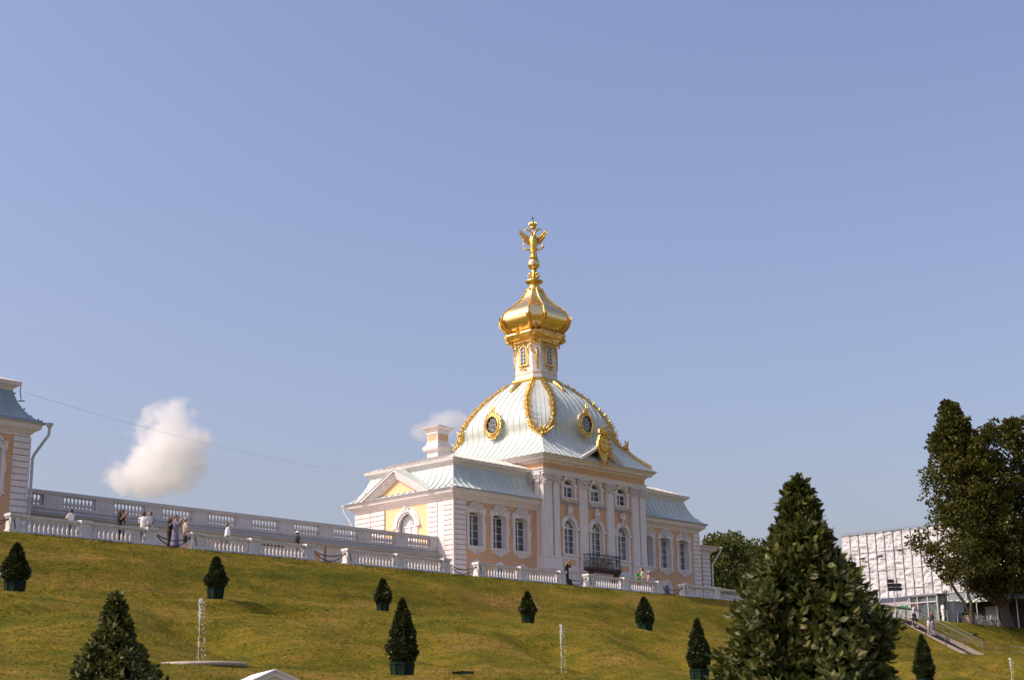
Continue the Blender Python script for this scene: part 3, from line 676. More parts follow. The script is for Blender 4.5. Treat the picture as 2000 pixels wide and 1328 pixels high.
    m.ball((gc, 73.42, 23.6), .42, 12, (1,.4,1.15)); m.ball((gc, 73.4, 24.75), .34, 10, (1,.5,.9))
    r = random.Random(9)
    for a, b in prof_:
        for s in (-1, 1):
            for k in range(3): m.curl(P0+u*s*(a*.9)+zz*(b+.2+r.uniform(-.1,.1))+w*.1, u*s*1.0+w*.5+zz*.2, zz*r.choice((-1,1))+u*s*.4, .34, .06)
    for k in range(34): m.curl(P0+u*r.uniform(-.5,.5)+zz*r.uniform(-.9,1.3)+w*.15, Vector((r.uniform(-1,1),-1,r.uniform(-1,1))), Vector((r.uniform(-1,1),0,r.uniform(-1,1))), .26, .05)
    obj('gilded_cartouche', m, GOLDM, R)
    # ---------------- drum
    def orr(r, c): return lambda z: octo(r, c, z)
    m = MB(); m.loft([octo(r, c, z) for r, c, z in ((1.42,.49,29.5),(1.42,.49,30.24),(1.40,.485,30.25),(1.40,.485,33.3))]); obj('drum', m, WHITE, R)
    m = MB(); m.loft([octo(r, c, z) for r, c, z in ((1.5,.52,29.40),(1.62,.56,29.44),(1.78,.62,29.52),(1.80,.63,29.62),(1.66,.58,29.68),(1.60,.56,29.80),(1.43,.49,29.86))], caps=False); obj('drum_base', m, GOLDM, R)
    m = MB(); m.loft([octo(r, c, z) for r, c, z in ((1.43,.49,30.22),(1.445,.495,30.235),(1.445,.495,30.265),(1.43,.49,30.28))], caps=False); obj('gilt_line', m, GOLDM, R)
    for k, (F, c) in enumerate(((front(cy-1.40), cx), (west(cx-1.40), cy), (east(cx+1.40), cy), (back(cy+1.40), cx))):
        fr_ = MB(); 
        fr_.fbox(F, c-.36, c-.30, .0, .08, 30.98, 32.15); fr_.fbox(F, c+.30, c+.36, .0, .08, 30.98, 32.15); fr_.arch(F, c, 32.15, .30, .37, 0, .08, n=10)
        fr_.fbox(F, c-.5, c-.36, 0, .05, 30.9, 32.2); fr_.fbox(F, c+.36, c+.5, 0, .05, 30.9, 32.2); fr_.fbox(F, c-.52, c+.52, 0, .14, 30.86, 30.95)
        r = random.Random(k)
        scatter_curls(fr_, F, c, 30.68, .38, .18, 26, .2, .032, .03, r); scatter_curls(fr_, F, c, 32.68, .42, .26, 34, .24, .04, .05, r)
        for s in (-1, 1): scatter_curls(fr_, F, c+s*.5, 32.3, .08, .45, 14, .2, .036, .05, r, 'rect'); scatter_curls(fr_, F, c+s*.78, 32.6, .13, .5, 20, .26, .05, .06, r, 'rect'); scatter_curls(fr_, F, c+s*.86, 31.8, .06, .5, 10, .2, .04, .04, r, 'rect')
        o = obj('drum_window', fr_, GOLDM, R)
        g = MB(); g.fprism(F, op_pts(c-.30, c+.30, 30.98, 32.15, .30), .002, .02); obj('pane', g, GLASS, o)
        b = MB(); b.fbox(F, c-.02, c+.02, .02, .05, 30.98, 32.43)
        for z in (31.27, 31.56, 31.85, 32.15): b.fbox(F, c-.3, c+.3, .02, .045, z-.014, z+.014)
        b.fbox(F, c-.30, c-.265, .02, .06, 30.98, 32.15); b.fbox(F, c+.265, c+.30, .02, .06, 30.98, 32.15)
        obj('glazing_bars', b, WINFR, o)
    for (sx, sy) in ((-1,-1),(1,-1),(1,1),(-1,1)):
        o = Vector((sx, sy, 0)).normalized(); t = Vector((-o.y, o.x, 0)); dist = (1.40*2-.485)/sqrt(2); c0 = Vector((cx, cy, 0))+o*dist
        F = lambda u, w, z, c0=c0, o=o, t=t: tuple(c0+t*u+o*w+Vector((0,0,z)))
        m = MB(); r = random.Random(sx*3+sy)
        for i in range(16): z = 32.2-i*.1; scatter_curls(m, F, 0, z, .13*sin(pi*(i+2)/18)+.02, .06, 3, .17, .04, .04, r)
        m.tube([F(0,.04,32.3), F(0,.06,31.6), F(0,.03,30.5)], [.03,.07,.02], 6)
        obj('garland', m, GOLDM, R)
        m = MB(); m.fprism(lambda u, w, z: F(w, u, z), [(0,32.5),(.16,32.7),(.28,33.0),(.6,33.2),(.6,33.35),(0,33.35)], -.13, .13)
        scatter_curls(m, F, 0, 32.8, .2, .3, 16, .25, .045, .22, r, 'rect'); scatter_curls(m, F, 0, 33.2, .25, .15, 10, .25, .05, .5, r, 'rect'); obj('bracket', m, GOLDM, R)
    # ring, onion
    m = MB(); m.loft([octo(r, c, z) for r, c, z in ((1.42,.5,32.72),(1.50,.52,32.8),(1.52,.53,32.95),(1.70,.6,33.05),(1.78,.62,33.12),(1.80,.63,33.18),(1.84,.64,33.2),(1.96,.68,33.3),(2.0,.7,33.42),(1.96,.68,33.54),(1.84,.64,33.62),(1.6,.55,33.66))]); 
    obj('ring_moulding', m, GOLD, R)
    m = MB(); r = random.Random(2)
    rg = octo(1.8, .62, 33.1)
    for i in range(8):
        a, b = Vector(rg[i]), Vector(rg[(i+1) % 8]); k = max(2, int((b-a).length/.11)); 
        for j in range(k):
            p = a.lerp(b, (j+.5)/k); o = (p-Vector((cx, cy, p.z))).normalized(); m.curl(p-o*.08, Vector((0,0,-1))+o*.8, o+Vector((0,0,-.6)), .24, .045)
        p = a.lerp(b, .5) if i % 2 == 0 else a.lerp(b, .5); o = (p-Vector((cx, cy, p.z))).normalized(); t = Vector((-o.y, o.x, 0))
        for k in range(16): m.curl(p+o*(.16)+t*r.uniform(-.14,.14)+Vector((0,0,r.uniform(-.15,.75))), Vector((0,0,1))+o*.5+t*r.uniform(-.6,.6), o+t*r.uniform(-1,1)-Vector((0,0,.3)), .3, .055)
        p = a; o = (p-Vector((cx, cy, p.z))).normalized(); t = Vector((-o.y, o.x, 0))
        for k in range(9): m.curl(p+o*(.10)+t*r.uniform(-.1,.1)+Vector((0,0,r.uniform(-.1,.5))), Vector((0,0,1))+o*.5, o+t*r.uniform(-1,1), .26, .05)
    obj('acanthus_frieze', m, GOLDM, R)
    pr = [(33.45,1.15,.45),(33.62,1.28,.5),(33.8,1.66,.62),(34.05,1.96,.71),(34.3,2.14,.78),(34.6,2.25,.82),(34.92,2.26,.84),(35.2,2.19,.84),(35.47,2.03,.80),(35.72,1.79,.74),(35.95,1.52,.66),(36.2,1.26,.56),(36.45,1.03,.46),(36.7,.85,.37),(37.0,.70,.29),(37.35,.54,.22),(37.5,.50,.2)]
    def osm(n=40):
        out = []
        for i in range(n+1):
            z = 33.45+(37.5-33.45)*i/n
            for k in range(len(pr)-1):
                if z <= pr[k+1][0]+1e-9:
                    p0, p1, p2, p3 = pr[max(0, k-1)], pr[k], pr[k+1], pr[min(len(pr)-1, k+2)]; t = (z-p1[0])/(p2[0]-p1[0])
                    def cr(j): return .5*(2*p1[j]+(p2[j]-p0[j])*t+(2*p0[j]-5*p1[j]+4*p2[j]-p3[j])*t*t+(3*p1[j]-p0[j]-3*p2[j]+p3[j])*t**3)
                    out.append((z, cr(1), cr(2))); break
        return out
    O = osm(); m = MB()
    rings = [octo(r_, c_, z) for z, r_, c_ in O]
    for j in range(8):           # each gilded panel a strip of its own, so that the edges stay crisp under smooth shading
        m.loft([[q[j], q[(j+1) % 8]] for q in rings], False, False)
    obj('onion_dome', m, GOLD, R, smooth=True)
    for j in range(8):
        m = MB(); path = [Vector(q[j]) for q in rings]; pth = [p+(p-Vector((cx, cy, p.z))).normalized()*.03 for p in path]
        m.tube(pth, .05, 6)
        for i, p in enumerate(pth[:-1]):
            if O[i][0] < 33.7: continue
            o = (p-Vector((cx, cy, p.z))).normalized(); nxt = pth[i+1]
            for k in range(2): q = p.lerp(nxt, k/2); m.ball(q+o*.055, .048, 6)
            if O[i][0] < 34.75:
                t = Vector((-o.y, o.x, 0))
                for s in (-1, 0, 1): m.curl(q+o*.05, t*s+o*.7, Vector((0,0,1))+o*.3+t*s*.5, .34, .06)
        o = (pth[14]-Vector((cx, cy, pth[14].z))).normalized(); m.curl(pth[13], o+Vector((0,0,.2)), Vector((0,0,1))+o*.4, .42, .06); m.curl(pth[9], o-Vector((0,0,.2)), Vector((0,0,1))+o*.8, .34, .05)
        obj('onion_rib', m, GOLDM, R)
    C0 = (cx, cy, 0)
    m = MB(); m.lathe(C0, [(.50,37.3),(.52,37.42),(.46,37.55),(.42,37.75),(.44,37.9),(.66,38.0),(.72,38.08),(.72,38.16),(.6,38.22),(.36,38.26),(.30,38.34),(.28,38.7),(.24,39.0),(.2,39.15)], 20)
    for i in range(8):
        a = 2*pi*i/8; d = Vector((cos(a), sin(a), 0)); p = Vector(C0)+d*.44; m.curl(p+Vector((0,0,37.3)), Vector((0,0,1))+d*.8, d-Vector((0,0,1)), .42, .09); m.ball(p+d*.12+Vector((0,0,37.45)), .1, 7)
        p = Vector(C0)+d*.22; m.curl(p+Vector((0,0,38.3)), Vector((0,0,1))+d*.3, d+Vector((0,0,.2)), .52, .10); m.curl(p+Vector((0,0,38.62)), Vector((0,0,1))+d*.2, d-Vector((0,0,.2)), .42, .09)
    obj('finial_base', m, GOLDM, R, smooth=True)
    m = MB(); m.lathe((cx, cy, 39.62), [(.49*sin(pi*i/14)+.02, -.49*cos(pi*i/14)) for i in range(15)], 24); m.lathe((cx, cy, 39.62), [(.44,-.2),(.50,-.16),(.50,-.1),(.46,-.06)], 24); obj('gilded_ball', m, GOLD, R, smooth=True)
    # eagle (spreads across the diagonal, facing the garden)
    t = Vector((1, -1, 0)).normalized(); o = Vector((-1, -1, 0)).normalized(); Z = Vector((0,0,1)); B = Vector((cx, cy, 40.1))
    def pt(a, b, z): return B+t*a+o*b+Z*z
    m = MB()
    m.tube([pt(0,0,-.05), pt(0,.0,.1), pt(0,.02,.5), pt(0,.04,.95), pt(0,.05,1.40), pt(0,.05,1.72), pt(0,.03,1.92)], [.34,.29,.27,.31,.36,.32,.14], 14)
    for k in range(60):
        a = random.uniform(-1.2, 1.2); z = random.uniform(.1, 1.6); rr = .27; m.curl(pt(rr*sin(a), rr*cos(a)*.9+.03, z), -Z+o*.4, -Z, .2, .035)
    for s in (-1, 1):   # tail feathers and legs
        for k in range(4): m.curl(pt(s*.05*k, .05, .25), t*s*.3*k-Z, t*s*.3-Z, .42, .055)
        m.tube([pt(s*.2,.05,.75), pt(s*.34,.12,.70), pt(s*.55,.18,.68), pt(s*.72,.2,.80)], [.11,.085,.055,.06], 8)
    obj('eagle_body', m, GOLDM, R, smooth=True)
    m = MB()
    for s in (-1, 1):
        m.tube([pt(s*.06,.05,1.7), pt(s*.10,.05,2.02), pt(s*.20,.05,2.25), pt(s*.33,.05,2.40), pt(s*.44,.06,2.44)], [.12,.10,.085,.09,.085], 9)
        m.ball(pt(s*.46,.06,2.46), .11, 9); m.curl(pt(s*.52,.06,2.46), t*s, t*s*.4-Z, .24, .055)
        for k in range(4): m.curl(pt(s*(.1+.08*k),-.02,2.05+.09*k), -t*s*.3+Z, -t*s+Z*.5, .16, .035)
    obj('eagle_heads', m, GOLDM, R, smooth=True)
    for s in (-1, 1):
        m = MB(); FW = lambda a_, w_, z_: tuple(pt(s*a_, w_, z_))
        m.fprism(FW, [(.16,1.05),(.40,1.10),(.66,1.32),(.90,1.66),(1.06,2.02),(1.14,2.42),(.98,2.30),(.72,2.02),(.44,1.76),(.18,1.62)], -.04, .04)
        for k in range(9):      # feather tips along the lower edge
            f = k/8; p0 = Vector(FW(.30+.72*f, .05, 1.30+.72*f)); d = (t*s*(.9-.35*f)+Z*(-.05+.75*f)).normalized(); m.curl(p0, d, d, .34-.08*f, .055)
            p0 = Vector(FW(.25+.6*f, .07, 1.5+.62*f)); m.curl(p0, d, d+Z*.2, .26, .045)
        m.tube([FW(.12,.02,1.55), FW(.42,.02,1.80), FW(.74,.02,2.06), FW(1.14,.02,2.44)], [.10,.08,.06,.03], 8)
        obj('eagle_wing', m, GOLDM, R)
    m = MB(); m.tube([pt(-.78,.2,.62), pt(-.84,.2,1.45)], .035, 6); m.ball(pt(-.84,.2,1.48), .07, 7); m.ball(pt(-.78,.2,.62), .07, 7); obj('sceptre', m, GOLDM, R)
    m = MB(); m.ball(pt(.76,.2,.92), .13, 10); m.tube([pt(.76,.2,1.04), pt(.76,.2,1.2)], .03, 6); m.tube([pt(.70,.2,1.13), pt(.82,.2,1.13)], .025, 6); obj('orb', m, GOLDM, R)
    m = MB(); c = pt(0,0,0); m.lathe((c.x, c.y, c.z), [(.12,2.50),(.2,2.52),(.24,2.58),(.22,2.64),(.26,2.72),(.33,2.92),(.3,2.98),(.2,3.0),(.16,3.05),(.08,3.13),(.05,3.18)], 14)
    for i in range(10): a = 2*pi*i/10; d = Vector((cos(a), sin(a), 0)); m.curl(c+d*.28+Z*2.82, Z+d*.4, Z-d*.6, .26, .05)
    m.tube([c+Z*1.8, c+Z*2.52], .035, 6)
    obj('crown', m, GOLDM, R)
    m = MB(); m.tube([c+Z*3.14, c+Z*3.62], .025, 6); m.tube([c+Z*3.42-t*.17, c+Z*3.42+t*.17], .025, 6); m.ball(c+Z*3.18, .06, 7)
    obj('finial_cross', m, IRON, R)
    # ---------------- balcony
    b0, b1, yf = 87.05, 90.62, 73.80; m = MB()
    m.box(b0-.08, b1+.08, yf-.1, 74.35, 14.38, 14.47); o = obj('balcony', m, BROWN, R)
    m = MB()
    for x in (b0+.1, b1-.5):
        m.fprism(frame(x, 0, 0, 1, 1, 0), [(74.3,14.37),(yf,14.37),(yf+.05,14.2),(74.0,13.95),(74.1,13.7),(74.3,13.55)], 0, .4)
    m.box(b0, b1, yf+.02, 74.3, 14.2, 14.375)
    obj('bracket', m, BROWN, o)
    m = MB()
    for z in (15.5, 14.55): m.tube([(b0,74.35,z),(b0,yf,z),(b1,yf,z),(b1,74.35,z)], .035, 6)
    m.tube([(b0,yf,15.25),(b1,yf,15.25)], .02, 5)
    k = 25
    for i in range(k+1):
        x = b0+(b1-b0)*i/k; big = i % 6 == 0; m.tube([(x,yf,14.47),(x,yf,15.52)], .035 if big else .014, 5)
    for i in range(4): m.tube([(b0,yf+.5*i/3,14.47),(b0,yf+.5*i/3,15.5)], .018, 5)
    r = random.Random(1)
    FB = front(yf)
    for i in range(4):
        c = b0+(b1-b0)*(i+.5)/4
        for s in (-1, 1):
            for q in range(5): m.curl(FB(c+s*.03, .01, 14.75+q*.11), Vector((s,-.2,.5)), Vector((-s*.5,0,1 if q % 2 else -1)), .3, .02)
        scatter_curls(m, FB, c, 14.97, .36, .26, 22, .2, .017, 0, r, 'rect')
    obj('railing', m, IRON, o)
    # lightning conductor running down the corner and the frieze
    m = MB(); m.tube([(82.6,74.52,22.1),(82.76,74.75,21.0),(82.76,74.75,15.2)], .018, 5); m.tube([(86.3,73.8,22.3),(86.3,74.37,21.9),(86.3,74.36,20.9)], .014, 5); obj('lightning_conductor', m, LEAD, R)
    return R
build_pavilion()

# ------------------------------------------------------------------ palace end at the left edge
def build_left():
    R = thing('palace_end', 'peach palace block with blue grey hipped roof cut off by the left edge', 'building', (36, 80, 12.36))
    x0, x1, y0, y1 = 22.0, 42.16, 75.14, 85.3; Ff = front(y0); rect = [(x0,y0),(x1,y0),(x1,y1),(x0,y1)]
    cs = [32.6, 35.0, 37.45, 39.92]
    rv = []; m = MB(); wall(m, Ff, x0, x1, 12.3, 18.45, [(c-.67, c+.67, 15.33, 17.55, .16) for c in cs], .5, rv); [obj('window_reveal', q_, WHITE, R) for q_ in rv]
    wall(m, east(x1), y0, y1, 12.3, 18.45, [], .2); wall(m, back(y1), x0, x1, 12.3, 18.45, [], .2); wall(m, west(x0), y0, y1, 12.3, 18.45, [], .2); obj('wall', m, PEACH, R)
    for c in cs: window(Ff, (c-.67, c+.67, 15.33, 17.55, .16), .42, R, rows=4, gm=GLASS_C); wing_surround(Ff, c, R)
    quoins(Ff, 41.22, 42.2, 12.4, 18.4, R); quoins(east(x1), 75.06, 76.3, 12.4, 18.4, R)
    m = MB(); m.sweep(rect, CORN); obj('cornice', m, TRIM, R)
    m = MB(); m.sweep(rect, MANS); roof_seams(m, (x0,x1,y0,y1), MANS[2:], 'fe', 1.05, .022, .05)
    for i in range(len(MANS)-1):
        if i in (3, 5, 7): m.ball((x1+MANS[i][0]+.02, y0-MANS[i][0]-.02, MANS[i][1]+.06), .06, 6)
    obj('mansard_roof', m, ROOFD, R)
    g = MB(); g.tube([(x0,y0-.6,19.15),(x1+.6,y0-.6,19.15),(x1+.6,y1,19.15)], .06, 6); g.tube([(x0,y0-.47,19.28),(x1+.47,y0-.47,19.28)], .05, 5); obj('gutter', g, LEAD, R)
    m = MB(); m.sweep(rect, ATT); obj('attic_cornice', m, TRIM, R)
    m = MB(); m.sweep(rect, [(-.40,21.44),(-.38,21.47),(-1.4,21.86),(-2.3,22.16)], True); obj('upper_roof', m, ROOFC, R)
    m = MB(); m.lathe((42.92,74.42,18.92), [(.08,0),(.19,.14),(.2,.26),(.16,.28)], 8); m.tube([(42.92,74.42,18.95),(42.9,74.42,18.55),(42.78,74.45,18.35),(42.42,74.95,17.5),(42.36,75.02,17.25),(42.36,75.02,12.4)], .085, 8); obj('downpipe', m, PIPE, R)
build_left()

# ------------------------------------------------------------------ gallery between the two
def baluster_prof(h, r):
    return [(r*.95,0),(r*.95,.07*h),(r*.6,.10*h),(r*.55,.14*h),(r*.95,.24*h),(r*1.02,.32*h),(r*.85,.46*h),(r*.5,.66*h),(r*.36,.78*h),(r*.38,.86*h),(r*.62,.89*h),(r*.62,.92*h),(r*.9,.95*h),(r*.9,h)]
def build_gallery():
    R = thing('gallery_terrace', 'long low grey gallery with balustraded roof joining the palace and the pavilion', 'building', (58, 80, 12.36))
    x0, x1, Y = 42.16, 74.33, 76.6; F = front(Y)
    m = MB(); m.box(x0, x1, Y, 84.0, 12.3, 14.55); obj('wall', m, GALW, R)
    z = 12.55; g = MB()
    while z < 14.4: g.fbox(F, x0, x1, .0, .003, z, z+.03); z += .47
    obj('rustication_joint', g, GROOVE, R)
    m = MB()
    prof_ = [(0,14.45),(.10,14.50),(.16,14.60)]
    m.fprism(lambda u, w, z: (w, Y-u, z), [(-.6,14.4),(.05,14.42),(.10,14.50),(.34,14.56),(.36,14.62),(-.6,14.70)], x0, x1); obj('cornice', m, GALST, R)
    m = MB(); m.fprism(lambda u, w, z: (w, Y-u, z), [(-.05,14.705),(.38,14.625),(.40,14.645),(-.05,14.74)], x0, x1); obj('flashing', m, LEAD, R)
    m = MB(); m.box(x0, x1, Y+.05, Y+.4, 14.7, 15.02); m.fbox(F, x0, x1, -.06, .02, 14.72, 14.80); m.fbox(F, x0, x1, -.1, .05, 14.93, 15.0); m.box(x0, x1, Y+.02, Y+.42, 15.02, 15.10)
    m.box(x0, x1, Y+.0, Y+.44, 15.72, 15.80); m.box(x0, x1, Y-.05, Y+.48, 15.80, 15.90)
    st = [(45.3-3.3+i*3.275, 45.3-3.3+i*3.275+2.12) for i in range(10)]
    edges = [x0]+[e for s in st for e in s]+[x1]
    for a, b in zip(edges[::2], edges[1::2]):
        if b-a > .05: m.box(a, b, Y+.03, Y+.38, 15.09, 15.73); m.box(a+.14, b-.14, Y+.005, Y+.04, 15.22, 15.62)
    obj('parapet', m, GALST, R)
    m = MB(); m.box(x0, x1, Y-.055, Y+.485, 15.905, 15.93); obj('coping', m, LEAD, R)
    bal = MB(); bal.local = True; bal.lathe((0,0,0), baluster_prof(.62, .105), 10)
    first = None
    k = 0
    for a, b in st:
        for i in range(9):
            x = a+(b-a)*(i+.5)/9
            if x < 42.3: continue
            if k >= 100: break
            if first is None: o = obj('baluster', bal, GALST, R, smooth=True); first = o
            else: o = first.copy(); COL.objects.link(o)
            o.location = (x-58, Y+.2-80, 15.10-12.36); k += 1
    # rows of small openings under the deck seen at the left, and a long dark slot
    d = MB(); d.fbox(F, 59.1, 60.9, .004, .02, 14.12, 14.40); obj('vent_slot', d, DARK, R); d = MB(); d.fbox(F, 42.5, 43.9, -.02, .03, 14.30, 14.42); obj('vent_slot', d, DARK, R)
    w = MB()
    for i in range(5): w.fbox(F, 42.7+i*.28, 42.88+i*.28, .03, .035, 14.33, 14.39)
    obj('vent_lamp', w, PICKET, R)
    for c in (49.0, 63.2, 67.9):
        a = MB(); a.fbox(F, c-.75, c-.55, 0, .06, 12.4, 14.0); a.fbox(F, c+.55, c+.75, 0, .06, 12.4, 14.0); a.fbox(F, c-.8, c+.8, 0, .08, 13.95, 14.12); o = obj('doorway', a, WHITE, R)
        q = MB(); q.fbox(F, c-.55, c+.55, .004, .012, 12.4, 13.95); obj('door_panel', q, PEACH, o)
    for x in (64.15, 56.0): m = MB(); m.fbox(F, x, x+.12, .003, .07, 12.4, 14.5); obj('downpipe', m, GROOVE, R)
build_gallery()

# cable between the two attic corners
m = MB(); A = Vector((42.0, 75.6, 20.95)); B = Vector((75.2, 84.9, 21.4)); pts = [A.lerp(B, i/24)-Vector((0,0,.45*4*(i/24)*(1-i/24))) for i in range(25)]
m.tube(pts, .009, 5); tag(obj('cable', m, mat('cable_grey', (.52, .53, .58), .6)), 'thin grey cable sagging across the sky from palace roof to pavilion roof', 'cable')
m = MB(); m.tube([(41.75,75.5,20.4),(41.7,75.6,21.0),(41.75,75.65,21.35)], .03, 6); m.tube([(41.6,75.6,20.42),(41.9,75.4,20.42)], .04, 5)
tag(obj('cable_hook', m, LEAD), 'small metal hook on the left roof hip holding the cable', 'hook')

# ------------------------------------------------------------------ terrace balustrade
def build_balustrades():
    YB = 69.14
    bal = MB(); bal.lathe((0,0,0), baluster_prof(.60, .078), 12); bal.local = True
    starts = [(38.05,0),(48.70,1),(59.62,2),(70.55,3),(81.30,4),(92.10,5),(27.2,6)]
    labels = ['white stone balustrade run furthest left but one, in front of the palace end', 'white stone balustrade run in front of the gallery, below the person photographing in white', 'white stone balustrade run ending at the pavilion corner quoins',
              'white stone balustrade run in front of the pavilion left wing', 'white stone balustrade run below the iron balcony', 'white stone balustrade run in front of the trees, rightmost', 'white stone balustrade end pier at the left edge']
    proto = None
    for x, n in starts:
        L = [0, 3.93, 7.86] if n != 5 else [0, 3.93, 7.86, 11.79]
        if n == 4: L = [0, 3.86, 7.72]
        R = thing('balustrade', labels[n], 'balustrade', (x, YB, 12.34), 'stone balustrade runs along the terrace edge')
        for u in L:
            m = MB(); m.box(x+u, x+u+.55, YB-.05, YB+.40, 12.2, 13.08); m.box(x+u-.05, x+u+.60, YB-.10, YB+.45, 13.08, 13.13); m.box(x+u-.07, x+u+.62, YB-.12, YB+.47, 13.13, 13.25); m.box(x+u-.04, x+u+.59, YB-.09, YB+.44, 12.2, 12.46)
            obj('pier', m, STONE, R)
        for a, b in zip(L, L[1:]):
            m = MB(); m.box(x+a+.55, x+b, YB+.07, YB+.28, 13.06, 13.10); m.box(x+a+.62, x+b-.07, YB+.03, YB+.32, 13.10, 13.20); obj('handrail', m, STONE, R)
            m = MB(); m.box(x+a+.59, x+b-.04, YB-.02, YB+.37, 12.2, 12.44); obj('plinth', m, STONE, R)
            for s in (x+a+.55, x+b-.10): 
                q = MB(); q.fprism(front(YB+.18), [(s+(.0 if s == x+a+.55 else .1), 12.44), (s+.05, 12.44), (s+.05, 13.06), (s+(.0 if s == x+a+.55 else .1), 13.06)], -.08, .08); obj('half_baluster', q, STONE, R)
            for i in range(13):
                xx = x+a+.55+(b-a-.55)*(i+.5)/13
                if proto is None: proto = obj('baluster', bal, STONE, R, smooth=True); o = proto
                else: o = proto.copy(); COL.objects.link(o); o.parent = R
                o.location = (xx-x, .175, .10)
                o.scale = (1, 1, 1.03)
    gaps = [(35.1, 38.05, 'two black rope barriers hanging from the left edge pier'), (46.46, 48.7, 'two black ropes in the opening with the woman in the lavender dress'), (57.1, 59.62, 'two black ropes in the opening before the gallery doorway'), (68.0, 70.55, 'two black ropes in the opening at the pavilion corner'), (78.96, 81.3, 'two black ropes in the opening beside the person in dark clothes'), (89.57, 92.1, 'two black ropes in the opening before the arched basement window')]
    for a, b, lb in gaps:
        R = thing('rope_barrier', lb, 'rope barrier', ((a+b)/2, YB+.15, 12.9), 'rope barriers across the balustrade openings')
        for sag, z0, z1 in ((.30, 13.0, 12.98), (.55, 12.98, 12.95)):
            m = MB(); m.tube([(a+(b-a)*i/14, YB+.12, z0+(z1-z0)*i/14-sag*4*(i/14)*(1-i/14)) for i in range(15)], .028, 6); obj('rope', m, IRON, R)
        m = MB(); m.tube([(b+.15, YB-.07, 12.98), (b+.3, YB-.07, 12.5)], .02, 5); obj('rope_end', m, IRON, R)
build_balustrades()

# ------------------------------------------------------------------ foliage
def leafcloud(pts, size, rng, shape='quad', updir=None, asp=.45, droop=0.):
    """pts: list of (position, outward direction); returns MB of small folded leaves"""
    m = MB(); V = m.v; Fc = m.f
    for p, o in pts:
        s = size*rng.uniform(.7, 1.3)
        d = Vector(o)*rng.uniform(.3, 1.0)+Vector((rng.gauss(0,.6), rng.gauss(0,.6), rng.gauss(0,.5)+.42-droop)); d.normalize()
        a = Vector((rng.gauss(0,1), rng.gauss(0,1), rng.gauss(0,1))); x = d.cross(a).normalized(); n = d.cross(x)
        p = Vector(p); b = len(V)
        if shape == 'quad':
            V += [tuple(p), tuple(p+d*s*.5+x*s*asp), tuple(p+d*s), tuple(p+d*s*.5-x*s*asp)]; Fc.append((b,b+1,b+2,b+3))
        else:
            w = s*asp*.5; c = n*s*.08
            V += [tuple(p), tuple(p+d*s*.28+x*w*.85-c), tuple(p+d*s*.6+x*w-c*1.2), tuple(p+d*s), tuple(p+d*s*.6-x*w-c*1.2), tuple(p+d*s*.28-x*w*.85-c), tuple(p+d*s*.28), tuple(p+d*s*.6)]
            Fc += [(b,b+1,b+6),(b+1,b+2,b+7,b+6),(b+2,b+3,b+7),(b+7,b+3,b+4),(b+6,b+7,b+4,b+5),(b,b+6,b+5)]
    return m
def raw(name, m, mt, parent):
    me = bpy.data.meshes.new(name); me.from_pydata(m.v, [], m.f); me.materials.append(mt)
    o = bpy.data.objects.new(name, me); COL.objects.link(o); o.parent = parent; return o
def cone_points(n, H, R0, rng, z0=0, profile=None, shell=.62, lump=.19):
    out = []
    prof_ = profile or (lambda t: (max(0, 1-t**1.55)**.95)*(min(1, (t+.10)/.30)**.55))
    while len(out) < n:
        t = 1-sqrt(rng.random()) if rng.random() < .75 else rng.random()
        a = rng.uniform(0, 2*pi); r = R0*prof_(t)
        k = 1+lump*2*noise.noise(Vector((cos(a)*1.6+5, sin(a)*1.6, t*H*2.2)))+lump*noise.noise(Vector((cos(a)*4, sin(a)*4+3, t*H*6)))
        q = r*k*(1-(1-shell)*rng.random()**2)
        out.append((Vector((q*cos(a), q*sin(a), z0+t*H)), Vector((cos(a), sin(a), .25))))
    return out
def tub(parent, r=.40, h=.55, loc=(0,0,0)):
    m = MB(); m.local = True; m.lathe((0,0,0), [(r*.84,0),(r*.86,.04),(r,h-.08),(r,h)], 8, ang=.2)
    for j in range(8):
        a = 2*pi*j/8+.2; m.tube([(r*.85*cos(a), r*.85*sin(a), .01), (r*1.01*cos(a), r*1.01*sin(a), h)], .035, 5)
    m.lathe((0,0,h-.06), [(r*1.02,0),(r*1.08,.02),(r*1.08,.08),(r*.9,.09)], 8, ang=.2)
    o = obj('tub', m, TUB, None); o.parent = parent; return o
def tub_laurel(seed, H, Rr, n, leaf, label, group, mt, tubr=.40, tubh=.55):
    rng = random.Random(seed); R = thing('potted_laurel', label, 'potted tree', (0,0,0), group)
    tub(R, tubr, tubh)
    pts = cone_points(n, H, Rr, rng, tubh-.02); raw('crown', leafcloud(pts, leaf, rng, 'quad', asp=.30), mt, R)
    t = MB(); t.local = True; t.tube([(0,0,tubh-.1),(0,0,tubh+H*.8)], .04, 6, r1=.012)
    core = [(Rr*.60*((1-k/9)**.75)*(min(1, (k/9+.06)/.14)**.5)+.01, tubh+H*.92*k/9) for k in range(10)]
    o = obj('trunk', t, BARK, None); o.parent = R
    # inner mass of twigs and shaded old leaves
    pts2 = cone_points(n//2, H*.94, Rr*.66, rng, tubh); raw('inner_twigs', leafcloud(pts2, leaf*1.5, rng, 'quad', asp=.4), mt, R)
    return R
GR = 'laurels in green tubs on the upper ledge of the bank'
protoA = tub_laurel(11, 1.46, .56, 4200, .12, '', GR, LAUREL_S); protoB = tub_laurel(12, 1.50, .55, 4200, .12, '', GR, LAUREL_S)
